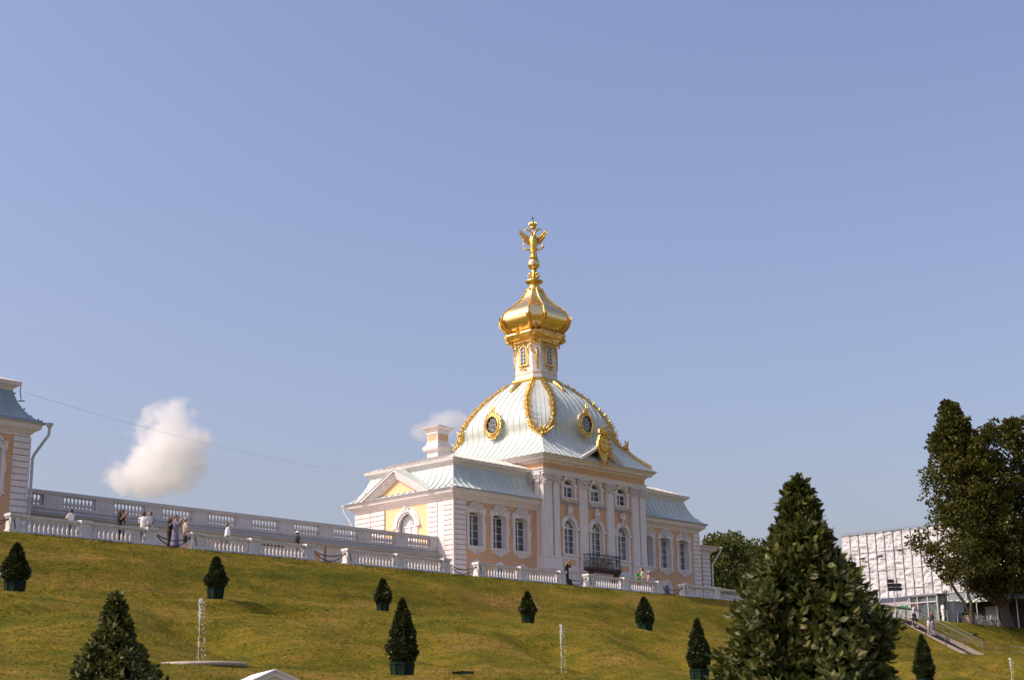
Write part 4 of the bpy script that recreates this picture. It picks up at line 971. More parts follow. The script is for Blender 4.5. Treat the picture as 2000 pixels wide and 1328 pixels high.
row1 = [(34.55, 62, protoA, 1.10, 'potted laurel cone nearest the left edge, on the upper ledge'), (45.15, 62, protoB, 1.0, 'potted laurel cone above the left fountain jet'), (56.0, 62, protoA, .88, 'small potted laurel cone directly behind the taller cone in mid slope'),
        (67.4, 62, protoB, .93, 'potted laurel cone standing alone above the middle fountain jet'), (78.35, 62, protoA, 1.13, 'potted laurel cone on the upper ledge nearest the big dark foreground cone')]
used = set()
for i, (x, y, pr_, s, lb) in enumerate(row1):
    loc = (x, y, ground(x, y)-.02)
    if pr_ in used: dup(pr_, loc, i*1.3, label=lb, scale=s)
    else: pr_.location = loc; pr_.rotation_euler = (0,0,i*1.3); pr_.scale = (s,)*3; pr_['label'] = lb; used.add(pr_)
GR2 = 'taller laurels in green tubs on the lower ledge'
protoC = tub_laurel(21, 2.62, .64, 9000, .12, 'tall clipped laurel cone in a green tub, mid slope below the pavilion', GR2, LAUREL_S, .50, .60)
x2 = [(44.45, 48.0, 'tall clipped laurel cone in a green tub, mid slope below the pavilion'), (64.95, 48.0, 'tall clipped laurel cone just left of the big foreground cone, tub below frame'), (88.0, 48.0, 'bright green clipped laurel cone below the stairs at the lower right')]
for i, (x, y, lb) in enumerate(x2):
    loc = (x, y, ground(x, y)-.02)
    if i == 0: protoC.location = loc
    else: dup(protoC, loc, i*2.1, label=lb, scale=[1, .97, 1.02][i])
def sprigs(pts, leaf, rng, asp=.50, per=6, L=.07):
    m = MB(); V = m.v; Fc = m.f
    for p, o in pts:
        p = Vector(p); d = (Vector(o)+Vector((rng.gauss(0,.35), rng.gauss(0,.35), .45+rng.gauss(0,.4)))).normalized()
        a = d.cross(Vector((rng.gauss(0,1), rng.gauss(0,1), rng.gauss(0,1)))).normalized(); c = d.cross(a); ph = rng.uniform(0, 6.28)
        for k in range(per):
            f = k/(per-1); t = ph+k*2.4; side = a*cos(t)+c*sin(t); op = (1.35-.85*f)+rng.gauss(0,.2)
            ld = (d*cos(op)+side*sin(op)).normalized(); x = ld.cross(side if f < .95 else a).normalized(); n = x.cross(ld).normalized()
            s = leaf*rng.uniform(.75, 1.25)*(1-.3*f); w = s*asp*.5; q = p+d*L*(f-.6); cu = n*s*.07; b = len(V)
            V += [tuple(q), tuple(q+ld*s*.28+x*w*.85+cu), tuple(q+ld*s*.6+x*w+cu*.6), tuple(q+ld*s-n*s*.10), tuple(q+ld*s*.6-x*w+cu*.6), tuple(q+ld*s*.28-x*w*.85+cu), tuple(q+ld*s*.28), tuple(q+ld*s*.6-cu*.2)]
            Fc += [(b,b+1,b+6),(b+1,b+2,b+7,b+6),(b+2,b+3,b+7),(b+7,b+3,b+4),(b+6,b+7,b+4,b+5),(b,b+6,b+5)]
    return m
def big_laurel(name_label, loc, H, Rr, n, leaf, seed, prof_, lump=.14):
    rng = random.Random(seed); R = thing('laurel_tree', name_label, 'laurel tree', loc)
    pts = cone_points(n, H, Rr, rng, .55, prof_, .72, lump)
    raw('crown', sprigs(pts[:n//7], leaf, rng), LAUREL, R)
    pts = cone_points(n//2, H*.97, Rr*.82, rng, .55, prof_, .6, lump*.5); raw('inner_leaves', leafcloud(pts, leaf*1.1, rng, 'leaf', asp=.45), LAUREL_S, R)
    t = MB(); t.local = True; t.tube([(0,0,.3),(.02,0,1.2),(0,.02,H*.9+.5)], .06, 8, r1=.012)
    for p, o in cone_points(260, H*.97, Rr*.86, rng, .55, prof_, .9, lump): t.tube([(0,0,max(.5, p.z-.35)), tuple(p*.6+Vector((0,0,p.z*.4-.12))), tuple(p)], .012, 4, r1=.004)
    o = obj('trunk', t, BARK, None); o.parent = R
    tub(R, .42, .6)
    return R
PT = [(0,.0),(.03,.055),(.087,.135),(.145,.23),(.20,.315),(.32,.49),(.47,.67),(.62,.82),(.78,.93),(.90,.97),(.97,.85),(1,.6)]
def pf(t):
    q = 1-t
    for (a, x), (b, y) in zip(PT, PT[1:]):
        if q <= b: return x+(y-x)*(q-a)/(b-a)
    return .6
import numpy as np
def along(px, py, depth):
    d = _f*1.0+_R*((px-1000)/F_PX)-_U*((py-664)/F_PX); return CAM_LOC+d*depth
tip = along(1556, 926, 10.2); big_laurel('large dark glossy laurel cone filling the right foreground', (tip.x, tip.y, -.05), tip.z-.55, .83, 27000, .085, 4, pf, .24)
tip = along(228, 1152, 16.5); big_laurel('medium laurel cone at the bottom left foreground', (tip.x, tip.y, 0), tip.z-.6, .82, 20000, .086, 6, pf, .24)

def tree(name_label, loc, H, R0, mt, seed, n_clump, leaves, leaf, group=None, lean=(0,0), crown_lo=.15, shape=None, name='broadleaf_tree', cr=.2, trunk_r=.35, csize=1.0):
    rng = random.Random(seed); R = thing(name, name_label, 'tree', loc, group)
    t = MB(); t.local = True
    top = Vector((lean[0], lean[1], H*.9))
    def axis(f): return Vector((lean[0]*f, lean[1]*f, H*.92*f))
    t.tube([axis(i/8)+Vector((.15*sin(i*1.3), .15*cos(i*1.7), 0))*(i > 0) for i in range(9)], [trunk_r*(1.25 if i == 0 else 1)*(1-.85*i/8) for i in range(9)], 9)
    cl = []
    for i in range(n_clump):
        f = crown_lo+(1-crown_lo)*(i+rng.random())/n_clump; w = shape(f); a = rng.uniform(0, 2*pi); q = (rng.random()**.55)*w*R0
        k = 1+.36*noise.noise(Vector((cos(a)*1.5+seed, sin(a)*1.5, f*7)))
        c = axis(f)+Vector((cos(a)*q*k, sin(a)*q*k, rng.uniform(-.4,.4))); s = csize*rng.uniform(.6, 1.35)*(.55+.45*w); cl.append((c, s, q/(w*R0+.01)))
        if rng.random() < .55:
            b = axis(max(.08, f-.12)); mid = b.lerp(c, .5)+Vector((0,0,-.2)); t.tube([b, mid, c], .07*trunk_r/.35, 5, r1=.02)
    pts = []
    for c, s, q in cl:
        for k in range(leaves):
            v = Vector((rng.gauss(0,1), rng.gauss(0,1), rng.gauss(0,.8))).normalized()*s*rng.uniform(.35, 1)**.6; v.z *= .7
            pts.append((c+v, (v.normalized()+Vector((0,0,-.2)))))
    raw('crown', leafcloud(pts, leaf, rng, 'quad', asp=.42), mt, R)
    o = obj('trunk', t, BARK, None); o.parent = R
    return R
shp = lambda f: max(.12, min(1, (f-.08)*4.5))*(1-max(0, f-.45)/.55)**.62*1.0+.03
tree('tall dark lime tree with thick trunk rising beside the wrapped building', (142.9, 68.6, 12.2), 23.8, 4.7, TREE_A, 31, 620, 58, .30, lean=(-3.0,2.7), crown_lo=.15, shape=lambda f: max(.3, min(1, (f-.02)*4))*(1-max(0, f-.60)/.42)**.95+.03, trunk_r=.45, csize=.86)
tree('darker open crowned tree partly cut off by the right edge', (148.6, 67.6, 12.2), 22.6, 6.6, TREE_A, 33, 420, 55, .30, lean=(-1.2,.6), crown_lo=.20, shape=lambda f: max(.25, min(1, (f-.03)*5))*(1-max(0, f-.65)/.40)**.45, trunk_r=.35, csize=.85)
bt = [(112.5, 80.5, 7.6, 3.9, 'bushy green park tree directly behind the pavilion annexe'), (119.0, 83.5, 8.8, 4.4, 'green park tree between the annexe and the big foreground cone'), (127.0, 86.0, 8.6, 4.6, 'green park tree mostly hidden behind the big foreground cone'), (115.5, 77.2, 4.2, 3.6, 'low dark green bushy tree just behind the balustrade')]
for i, (x, y, h, r, lb) in enumerate(bt):
    tree(lb, (x, y, 12.3), h, r, TREE_B, 50+i, 130, 75, .26, 'park trees behind the balustrade', crown_lo=.05, shape=lambda f: (1-max(0, f-.55)/.5)**.5*min(1, .7+f), trunk_r=.2, csize=.95)
for i, (x, y, h, lx, lb) in enumerate(((135.6, 68.75, 8.5, 0, 'slim reddish upright trunk with thin crown in front of the cafe'), (139.2, 70.2, 9.5, -3.0, 'slim trunk leaning left between the upright one and the thick lime trunk'))):
    tree(lb, (x, y, 12.2), h, 1.7, TREE_A, 70+i, 20, 60, .28, lean=(lx, -lx*.8), crown_lo=.55, shape=lambda f: 1.0, trunk_r=.2, name='slim_tree')

def tufts():
    rng = random.Random(77); m = MB(); V = m.v; Fc = m.f
    GT = leaf_mat('grass_blades', [(.10,.11,.004),(.15,.14,.007),(.21,.17,.014),(.30,.21,.045)], .8, .2, .1)
    n = 0
    while n < 110000:
        y = 40+29.0*rng.random()**.8; lim = 20+y*.2; x = rng.uniform(y*.52, y*2.12+4)
        if 121 < x < 124.6 and y > 62: continue
        if noise.noise(Vector((x*.25, y*.9, 0)))+rng.uniform(-.6,.6) < -.15: continue
        z = ground(x, y); h = rng.uniform(.015,.045)*(1.8 if y > 68 else 1); a = rng.uniform(0, pi); w = rng.uniform(.02,.06); dx, dy = cos(a)*w, sin(a)*w; b = len(V)
        V += [(x-dx, y-dy, z-.02), (x+dx, y+dy, z-.02), (x+rng.gauss(0,.03), y+rng.gauss(0,.03), z+h)]; Fc.append((b,b+1,b+2)); n += 1
    me = bpy.data.meshes.new('grass'); me.from_pydata(V, [], Fc); me.materials.append(GT); o = bpy.data.objects.new('grass', me); COL.objects.link(o)
    tag(o, 'short dry and green grass blades covering the terraced bank', 'grass', kind='stuff')
tufts()

# ------------------------------------------------------------------ right side: wrapped building, kiosks, cafe, stairs
def build_wrapped():
    R = thing('wrapped_building', 'tall building wrapped in crumpled white scaffold sheeting', 'building', (168, 95, 12.3))
    X = 165.0; z0, z1 = 12.3, 26.1; ya, yb = 66.0, 99.6
    F = west(X); m = MB()
    ny, nz = 200, 110; rows = []
    pitch = 1.16
    for j in range(nz+1):
        row = []
        for i in range(ny*2+1):
            y = ya+(yb-ya)*i/(ny*2); z = z0+(z1-z0)*j/nz
            f = ((y-ya) % pitch)/pitch; lace = abs(sin(pi*f))**.5; cell = int((y-ya)//pitch)
            d = .095*lace*(1.2-1.5*abs(noise.noise(Vector((cell*3.1, z*.9, y*.8))))-2.2*abs(noise.noise(Vector((cell*7.7, z*2.1, y*1.3))))**.7-.8*abs(noise.noise(Vector((cell*2.7, z*5, y*3)))))
            sag = ((z+cell*.37) % 1.9)/1.9; d += .12*lace*(1-sag)**4*(.3+.7*abs(sin(cell*2.3+int((z+cell*.37)/1.9)*1.7)))
            row.append(F(y, d, z+ .12*lace*0))
        rows.append(row)
    m.loft(rows, False, False)
    sh = mat('scaffold_sheeting', (.545, .535, .57), .55, .10, .8, spec=.4, bump=.3, bscale=2.2, streak=(.5, .46, .44, .35)); o = obj('sheeting', m, sh, R, smooth=True)
    s = MB(); y = ya
    while y <= yb+.01: s.tube([F(y,.06,z0), F(y,.06,z1+.12)], .055, 5); y += pitch
    s.tube([F(ya,.1,z1), F(yb,.1,z1)], .05, 5); s.tube([F(ya,.05,z1+.2), F(yb,.05,z1+.2)], .03, 5)
    for zz in (14.6, 16.9, 19.2, 21.5, 23.8): s.tube([F(ya,.09,zz), F(yb,.09,zz)], .025, 4)
    obj('scaffold_pole', s, GREY, R)
    t = MB(); r = random.Random(4)
    for k in range(16): y = r.uniform(72, 99); z = r.uniform(15.5, 25); t.fprism(F, [(y-.5,z),(y-.1,z+.14),(y+.5,z+.02),(y+.2,z-.1),(y-.3,z-.12)], .30, .33)
    obj('torn_slit', t, DARK, R)
    b = MB(); b.box(X+.1, X+14, ya, yb, z0, z1-.1); obj('building_block', b, GREY, R)
build_wrapped()

def build_kiosks():
    # glazed entrance kiosk
    R = thing('glass_kiosk', 'grey glazed kiosk with white frames behind the person in white', 'kiosk', (134.0, 72.0, 12.36))
    x0, x1, y0, y1, z0, z1 = 133.0, 134.9, 70.6, 73.5, 12.36, 15.0
    b = MB(); b.box(x0+.06, x1-.06, y0+.06, y1-.06, z0, z1-.08); obj('glazing', b, GLASS_K, R)
    m = MB(); Fw, Ff = west(x0), front(y0)
    for y in (y0, y0+.95, y0+2.0, y0+2.78): m.fbox(Fw, y, y+.10, -.1, .04, z0, z1)
    for z in (z0, z1-.7, z1-.12): m.fbox(Fw, y0, y1, -.06, .05, z, z+.12)
    for x in (x0, x0+.9, x1-.12): m.fbox(Ff, x, x+.10, -.1, .04, z0, z1-.1)
    obj('frame', m, ALU, R)
    r = MB(); r.box(x0-.15, x1+.15, y0-.15, y1+.15, z1-.04, z1+.1); obj('roof', r, GREY, R)
    d = MB(); d.fbox(Ff, x0+.15, x0+.85, .045, .07, z0, z1-.6); obj('door', d, GLASS_D, R)
    R = thing('grey_booth', 'plain pale grey box booth right of the glass kiosk', 'booth', (136.0, 70.8, 12.36))
    m = MB(); m.box(135.0, 136.9, 70.0, 71.6, 12.36, 14.35); obj('body', m, mat('booth_grey', (.34, .37, .39), .6), R); m = MB(); m.box(134.95, 137.0, 69.9, 71.7, 14.36, 14.44); obj('roof', m, GREY, R)
    m = MB(); m.fbox(front(70.0), 135.6, 135.64, 0, .02, 12.4, 14.3); m.fbox(front(70.0), 136.3, 136.34, 0, .02, 12.4, 14.3); obj('panel_joint', m, LEAD, R)
    # long stand with curved canopy and green fascia
    R = thing('canopy_stand', 'long sales stand under a dark curved canopy with green fascia', 'stand', (131, 80, 12.36))
    m = MB(); F = west(131.5)
    pr_ = [(0,14.25),(.1,14.6),(.45,14.95),(1.0,15.15),(1.7,15.2),(1.7,15.1),(1.0,15.05),(.5,14.87),(.2,14.55),(.1,14.25)]
    m.fprism(lambda u, w, z: (133.0+u, w, z), pr_, 73.7, 86.0); obj('canopy', m, mat('smoked_canopy', (.06, .055, .06), .25, spec=.7), R)
    m = MB()
    for y in (73.7, 76.8, 79.9, 83.0, 85.9): m.tube([(133.0,y,14.25),(133.08,y,14.62),(133.45,y,14.97),(134.0,y,15.19)], .05, 5); m.tube([(133.05,y,12.4),(133.05,y,14.25)], .05, 6)
    obj('frame', m, ALU, R)
    m = MB(); m.fbox(west(133.1), 73.7, 86, .0, .10, 13.75, 14.2); obj('fascia', m, GREENB, R)
    m = MB(); m.box(133.6, 134.6, 73.7, 86, 12.36, 13.7); obj('counter_wall', m, AWN, R)
    m = MB(); r = random.Random(8)
    for k in range(24): y = 74+k*.5; m.box(133.35, 133.55, y, y+r.uniform(.15,.4), 13.3, 13.3+r.uniform(.15,.4))
    obj('merchandise', m, BROWN, R)
    # cafe pavilion with striped awning
    R = thing('cafe_pavilion', 'dark cafe pavilion with pale striped awning behind the tree trunks', 'cafe', (150, 74, 12.36))
    m = MB(); m.box(146.5, 163, 69.0, 82, 12.3, 15.3); obj('interior', m, DARK, R)
    m = MB()
    for k in range(24):
        y = 66.5+k*.72; m.fprism(lambda u, w, z: (u, w, z), [(145.0,15.1),(149.5,16.5),(149.5,16.58),(145.0,15.18)], y, y+.40)
    obj('awning', m, AWN, R)
    m = MB()
    for k in range(24):
        y = 66.9+k*.72; m.fprism(lambda u, w, z: (u, w, z), [(145.02,15.08),(149.5,16.48),(149.5,16.56),(145.02,15.16)], y, y+.31)
    obj('awning_stripe', m, GREENB, R)
    for k in range(9): y = 66.5+k*2.1; m = MB(); m.tube([(145.1,y,12.3),(145.1,y,15.15)], .06, 6); obj('post', m, ALU, R)
    m = MB(); m.fbox(west(146.45), 71.2, 72.6, 0, .03, 13.4, 14.7); obj('notice_panel', m, GREY, R)
    m = MB(); m.fbox(west(146.4), 72.5, 76.5, 0, .04, 15.3, 16.4); o = obj('upper_window', m, GREY, R)
    m = MB(); m.fbox(west(146.35), 72.4, 72.5, 0, .06, 15.2, 16.45); m.fbox(west(146.35), 74.4, 74.5, 0, .06, 15.2, 16.45); m.fbox(west(146.35), 76.4, 76.5, 0, .06, 15.2, 16.45); m.fbox(west(146.35), 72.4, 76.5, 0, .06, 16.35, 16.45); m.fbox(west(146.35), 72.4, 76.5, 0, .06, 15.2, 15.3); obj('upper_window_frame', m, ALU, R)
    # tables and chairs outside
    T = None
    def chair(loc, rz, lb, first=[None]):
        if first[0] is None:
            C = thing('cafe_chair', lb, 'chair', loc, 'metal chairs outside the cafe'); m = MB(); m.local = True
            m.box(-.22,.22,-.22,.22,.43,.46); o = obj('seat', m, ALU, None); o.parent = C
            m = MB(); m.local = True; m.tube([(-.21,.2,.45),(-.21,.26,.9),(.21,.26,.9),(.21,.2,.45)], .016, 5)
            for k in range(3): m.tube([(-.1+.1*k,.21,.46),(-.1+.1*k,.26,.9)], .01, 4)
            o = obj('backrest', m, ALU, None); o.parent = C
            for a, b in ((-.2,-.2),(.2,-.2),(-.2,.2),(.2,.2)): m = MB(); m.local = True; m.tube([(a,b,.44),(a*1.1,b*1.15,0)], .014, 5); o = obj('leg', m, ALU, None); o.parent = C
            C.rotation_euler = (0,0,rz); first[0] = C; return C
        return dup(first[0], loc, rz, label=lb)
    for k in range(8):
        chair((137.1+(k % 4)*1.0+.3*(k//4), 69.4+.8*(k//4)-(k % 4)*.32, 12.36), k*1.9, 'light metal cafe chair among the tables left of the thick lime trunk')
    for k in range(3):
        R = thing('cafe_table', 'small round metal cafe table among the chairs left of the thick lime trunk', 'table', (137.7+k*1.1, 69.7-k*.35, 12.36), 'round tables outside the cafe'); m = MB(); m.local = True
        m.lathe((0,0,.72), [(.35,0),(.36,.015),(.35,.03)], 16); o = obj('tabletop', m, ALU, None); o.parent = R
        m = MB(); m.local = True; m.lathe((0,0,0), [(.25,0),(.24,.03),(.03,.05),(.03,.72)], 10); o = obj('pedestal', m, ALU, None); o.parent = R
    R = thing('planter_box', 'pale stone planter box beside the cafe chairs', 'planter', (136.0, 69.3, 12.36)); m = MB(); m.box(135.5, 136.5, 68.9, 69.6, 12.3, 13.0); m.box(135.45, 136.55, 68.85, 69.65, 13.0, 13.07); obj('box', m, KERB, R)
    rng = random.Random(3); pts = [(Vector((rng.uniform(-.45,.45), rng.uniform(-.3,.3), rng.uniform(.7,.95))), Vector((0,0,1))) for _ in range(500)]; raw('flowers', leafcloud(pts, .12, rng), TREE_B, R)
build_kiosks()

def build_stairs():
    ya, za, yb, zb = 68.9, 12.36, 62.4, 8.72; X0, X1 = 121.45, 124.2; n = 24
    R = thing('garden_stairs', 'dark stone flight of steps cutting down the grass bank', 'stairs', (121.5, 66, 10))
    m = MB()
    for i in range(n):
        y1 = ya-(ya-yb)*i/n; y0 = ya-(ya-yb)*(i+1)/n; t = (i+1)/n; z = za-(za-zb)*t-.20; m.box(X0, X1, y0-.03, y1+(.6 if i == 0 else 0), z-.9, z+.0)
    obj('steps', m, STEP, R)
    for x, wd in ((X0-.2, .2), (X1, .22)):
        m = MB(); m.fprism(lambda u, w, z: (x+w, u, z), [(ya+.3,za-1),(ya+.3,za+.06),(yb-.3,zb+.07),(yb-.3,zb-1)], 0, wd); obj('kerb', m, KERB, R)
    # railings
    def rail(label, pts, group='steel railings round the garden stairs'):
        Q = thing('railing', label, 'railing', pts[0], group)
        for h in (.92, .5):
            m = MB(); m.tube([Vector(p)+Vector((0,0,h)) for p in pts], .022, 6); obj('rail', m, STEEL, Q)
        L = [0]; P_ = [Vector(p) for p in pts]
        tot = sum((b-a).length for a, b in zip(P_, P_[1:])); k = max(2, int(tot/1.7)+1)
        for i in range(k):
            d = tot*i/(k-1); 
            for a, b in zip(P_, P_[1:]):
                if d <= (b-a).length+1e-6: q = a.lerp(b, d/(b-a).length); break
                d -= (b-a).length
            m = MB(); m.tube([q-Vector((0,0,.25)), q+Vector((0,0,.92))], .026, 6); obj('post', m, STEEL, Q)
    rail('green steel railing on the left side of the garden stairs', [(X0-.25,69.2,12.45),(X0-.25,62.2,8.85)])
    rail('green steel railing on the right side of the garden stairs', [(X1+.25,69.2,12.45),(X1+.25,62.2,8.85)])
    rail('upper green steel railing running down the grass right of the stairs', [(127.6,69.4,12.35),(126.6,63.3,9.2)])
    rail('low steel railing frame at the stair foot running to the right edge', [(126.6,63.2,8.9),(131.5,63.2,8.9),(131.8,61.0,8.5),(140,61.0,8.5)])
    # picket fence along the head of the stairs
    Q = thing('picket_fence', 'white picket barrier with green rail behind the people on the stairs', 'fence', (124, 70.6, 12.36)); 
    for i in range(46):
        if i % 1 == 0:
            x = 118.0+i*.24; 
            m = MB() if i % 46 == 0 else m
            m.box(x, x+.09, 70.4, 70.44, 12.4, 13.25)
    obj('pickets', m, PICKET, Q); m = MB(); m.fprism(front(70.38), [(117.8,13.22),(129.2,13.22),(129.2,13.3),(117.8,13.62)], 0, .05); obj('top_board', m, STEEL, Q)
    Q = thing('kiosk_railing', 'thin steel guard rail in front of the glass kiosk', 'railing', (134, 69.9, 12.36))
    m = MB(); m.tube([(130.5,69.5,13.4),(138.6,69.5,13.4)], .025, 5); m.tube([(130.5,69.5,12.9),(138.6,69.5,12.9)], .018, 5); obj('rail', m, ALU, Q)
    for x in (130.5,132.5,134.5,136.5,138.5): m = MB(); m.tube([(x,69.5,12.3),(x,69.5,13.42)], .025, 5); obj('post', m, ALU, Q)
    # signpost
    Q = thing('signpost', 'grey pole with dark blue arrow boards above the stairs', 'signpost', (123.4, 69.6, 12.36)); m = MB(); m.tube([(123.4,69.6,12.3),(123.4,69.6,15.75)], .05, 8); m.lathe((123.4,69.6,12.3), [(.16,0),(.15,.6),(.07,.9)], 8); obj('pole', m, ALU, Q)
    o = Vector((-1,-1,0)).normalized()
    FS = lambda u, w, z: tuple(Vector((123.4,69.6,0))+Vector((.72,-.69,0))*u+Vector((-.69,-.72,0))*w+Vector((0,0,z)))
    for a, b, z, s in ((-.6,.0,15.5,0), (-.6,.6,15.14,1), (-.55,.62,14.8,1)):
        m = MB(); m.fprism(FS, [(a,z-.16),(b,z-.16)]+([(b+.14,z)] if s else [])+[(b,z+.16),(a,z+.16)], .07, .11); obj('arrow_board', m, SIGN, Q)
    m = MB(); m.ball(FS(.3,.0,15.5), .13, 8, (1,1,.7)); m.tube([FS(0,0,15.5), FS(.3,0,15.55)], .03, 5); obj('camera_head', m, GREY, Q)
build_stairs()

# ------------------------------------------------------------------ fountains
WATER = (lambda: None)
def water_mat():
    m, n, l, b = nmat('white_water'); b.inputs['Base Color'].default_value = (.92, .94, .96, 1); b.inputs['Roughness'].default_value = .15; b.inputs['Transmission Weight'].default_value = .35; b.inputs['IOR'].default_value = 1.33
    nz = n.new('ShaderNodeTexNoise'); nz.inputs['Scale'].default_value = 30; bp = n.new('ShaderNodeBump'); bp.inputs['Strength'].default_value = .4; l.new(nz.outputs['Fac'], bp.inputs['Height']); l.new(bp.outputs[0], b.inputs['Normal']); return m
WATER = water_mat()
def jet(label, x, y, z0, h, seed, wind=.25):
    R = thing('fountain_jet', label, 'fountain', (x, y, z0), 'single water jets on the bank'); rng = random.Random(seed)
    m = MB(); m.tube([(x+.012*sin(i*2.1)+.01*rng.gauss(0,1), y, z0+h*.9*i/20) for i in range(21)], [.006+.011*rng.random()*(.6+.8*(i/20)) for i in range(21)], 5); obj('water_column', m, WATER, R, smooth=True)
    m = MB()
    for k in range(70): f = 1-.30*rng.random()**1.6; m.ball((x+rng.gauss(0,.045)+.02, y+rng.gauss(0,.04), z0+h*f), rng.uniform(.008,.024), 5, (1,1,rng.uniform(1,2.2)))
    for k in range(110):
        f = rng.random(); dr = wind*(1-f*.55)*rng.random()**.8+.05; m.ball((x+dr*(1 if rng.random() < .75 else -.45), y-rng.random()*.15, z0+h*f*.97), rng.uniform(.004,.014), 5, (1,1,rng.uniform(1,3)))
    obj('water_drops', m, WATER, R)['kind'] = 'stuff'
jx, jy = 34.28, 48.0; zb = ground(jx, jy)
jet('left fountain jet rising from the round stone basin', jx, jy, 4.98, 2.28, 1)
R = thing('fountain_basin', 'low round pale stone basin under the left jet, darker below', 'basin', (jx+.15, jy, 4.8)); m = MB(); m.lathe((jx+.15, jy, 0), [(.9,4.55),(1.15,4.62),(1.5,4.72),(1.66,4.80),(1.68,4.88),(1.60,4.94),(1.2,4.95),(.3,4.95)], 40); obj('bowl', m, mat('basin_stone', (.40, .34, .27), .8, .25, 3, bump=.4, bscale=12), R, smooth=True)
m = MB(); m.lathe((jx+.15, jy, 4.4), [(.9,0),(.8,.3)], 24); obj('foot', m, STEP, R)  # foot in dark stone, below the paler bowl
m = MB(); m.lathe((jx, jy, 4.93), [(.05,0),(.04,.09)], 8); obj('nozzle', m, LEAD, R)
jet('middle fountain jet rising from below the frame', 54.4, 48.0, 4.5, 2.75, 2); jet('small right fountain jet near the lower right corner', 99.7, 48.0, 4.8, 2.25, 3, .1)
# drain grating
m = MB(); 
for i in range(5): m.box(46.35+i*.14, 46.42+i*.14, 46.4, 46.9, ground(46.6, 46.6)+.10, ground(46.6,46.6)+.16)
m.box(46.3, 47.0, 46.36, 46.42, ground(46.6,46.6)+.05, ground(46.6,46.6)+.16); m.box(46.3, 47.0, 46.88, 46.94, ground(46.6,46.6)+.05, ground(46.6,46.6)+.16)
tag(obj('drain_grating', m, IRON), 'small dark iron grating in the grass at the bottom edge', 'grating')
m = MB(); m.lathe((131.5, 66.6, ground(131.5,66.6)+.05), [(.5,0),(.48,.05),(.1,.06)], 14); tag(obj('floodlight_cover', m, IRON), 'flat dark cover in the grass right of the stairs', 'cover')

# white gabled booth top at the bottom edge
def build_booth():
    c = Vector((23.6, 30.0, 0)); R = thing('garden_booth', 'small white wooden booth with gabled roof peeping over the bottom edge', 'booth', (23.6, 30.0, .9))
    u = Vector((.9, -.44, 0)); n = Vector((-.44, -.9, 0))
    F = lambda a, w, z: tuple(c+u*a+n*w+Vector((0,0,z)))
    m = MB(); m.fprism(F, [(-1.3,.5),(1.3,.5),(1.3,2.75),(0,3.32),(-1.3,2.75)], -2.2, 0); obj('body', m, PICKET, R)
    m = MB()
    for s in (-1, 1):
        m.fprism(F, [(0,3.32),(s*1.5,2.66),(s*1.5,2.80),(0,3.48)], -2.4, .14); m.fprism(F, [(0,3.48),(s*1.56,2.80),(s*1.56,2.90),(0,3.60)], -2.45, .22)
        m.fprism(F, [(0,3.60),(s*1.62,2.88),(s*1.62,2.92),(0,3.64)], -2.5, .28)
    obj('roof', m, PICKET, R)
    m = MB(); m.fprism(F, [(-.9,2.78),(.9,2.78),(0,3.2)], .0, .02); obj('gable_panel', m, AWN, R)
    m = MB(); m.fbox(F, -.5, .5, 0, .03, .6, 2.5); obj('door', m, GREY, R)
build_booth()

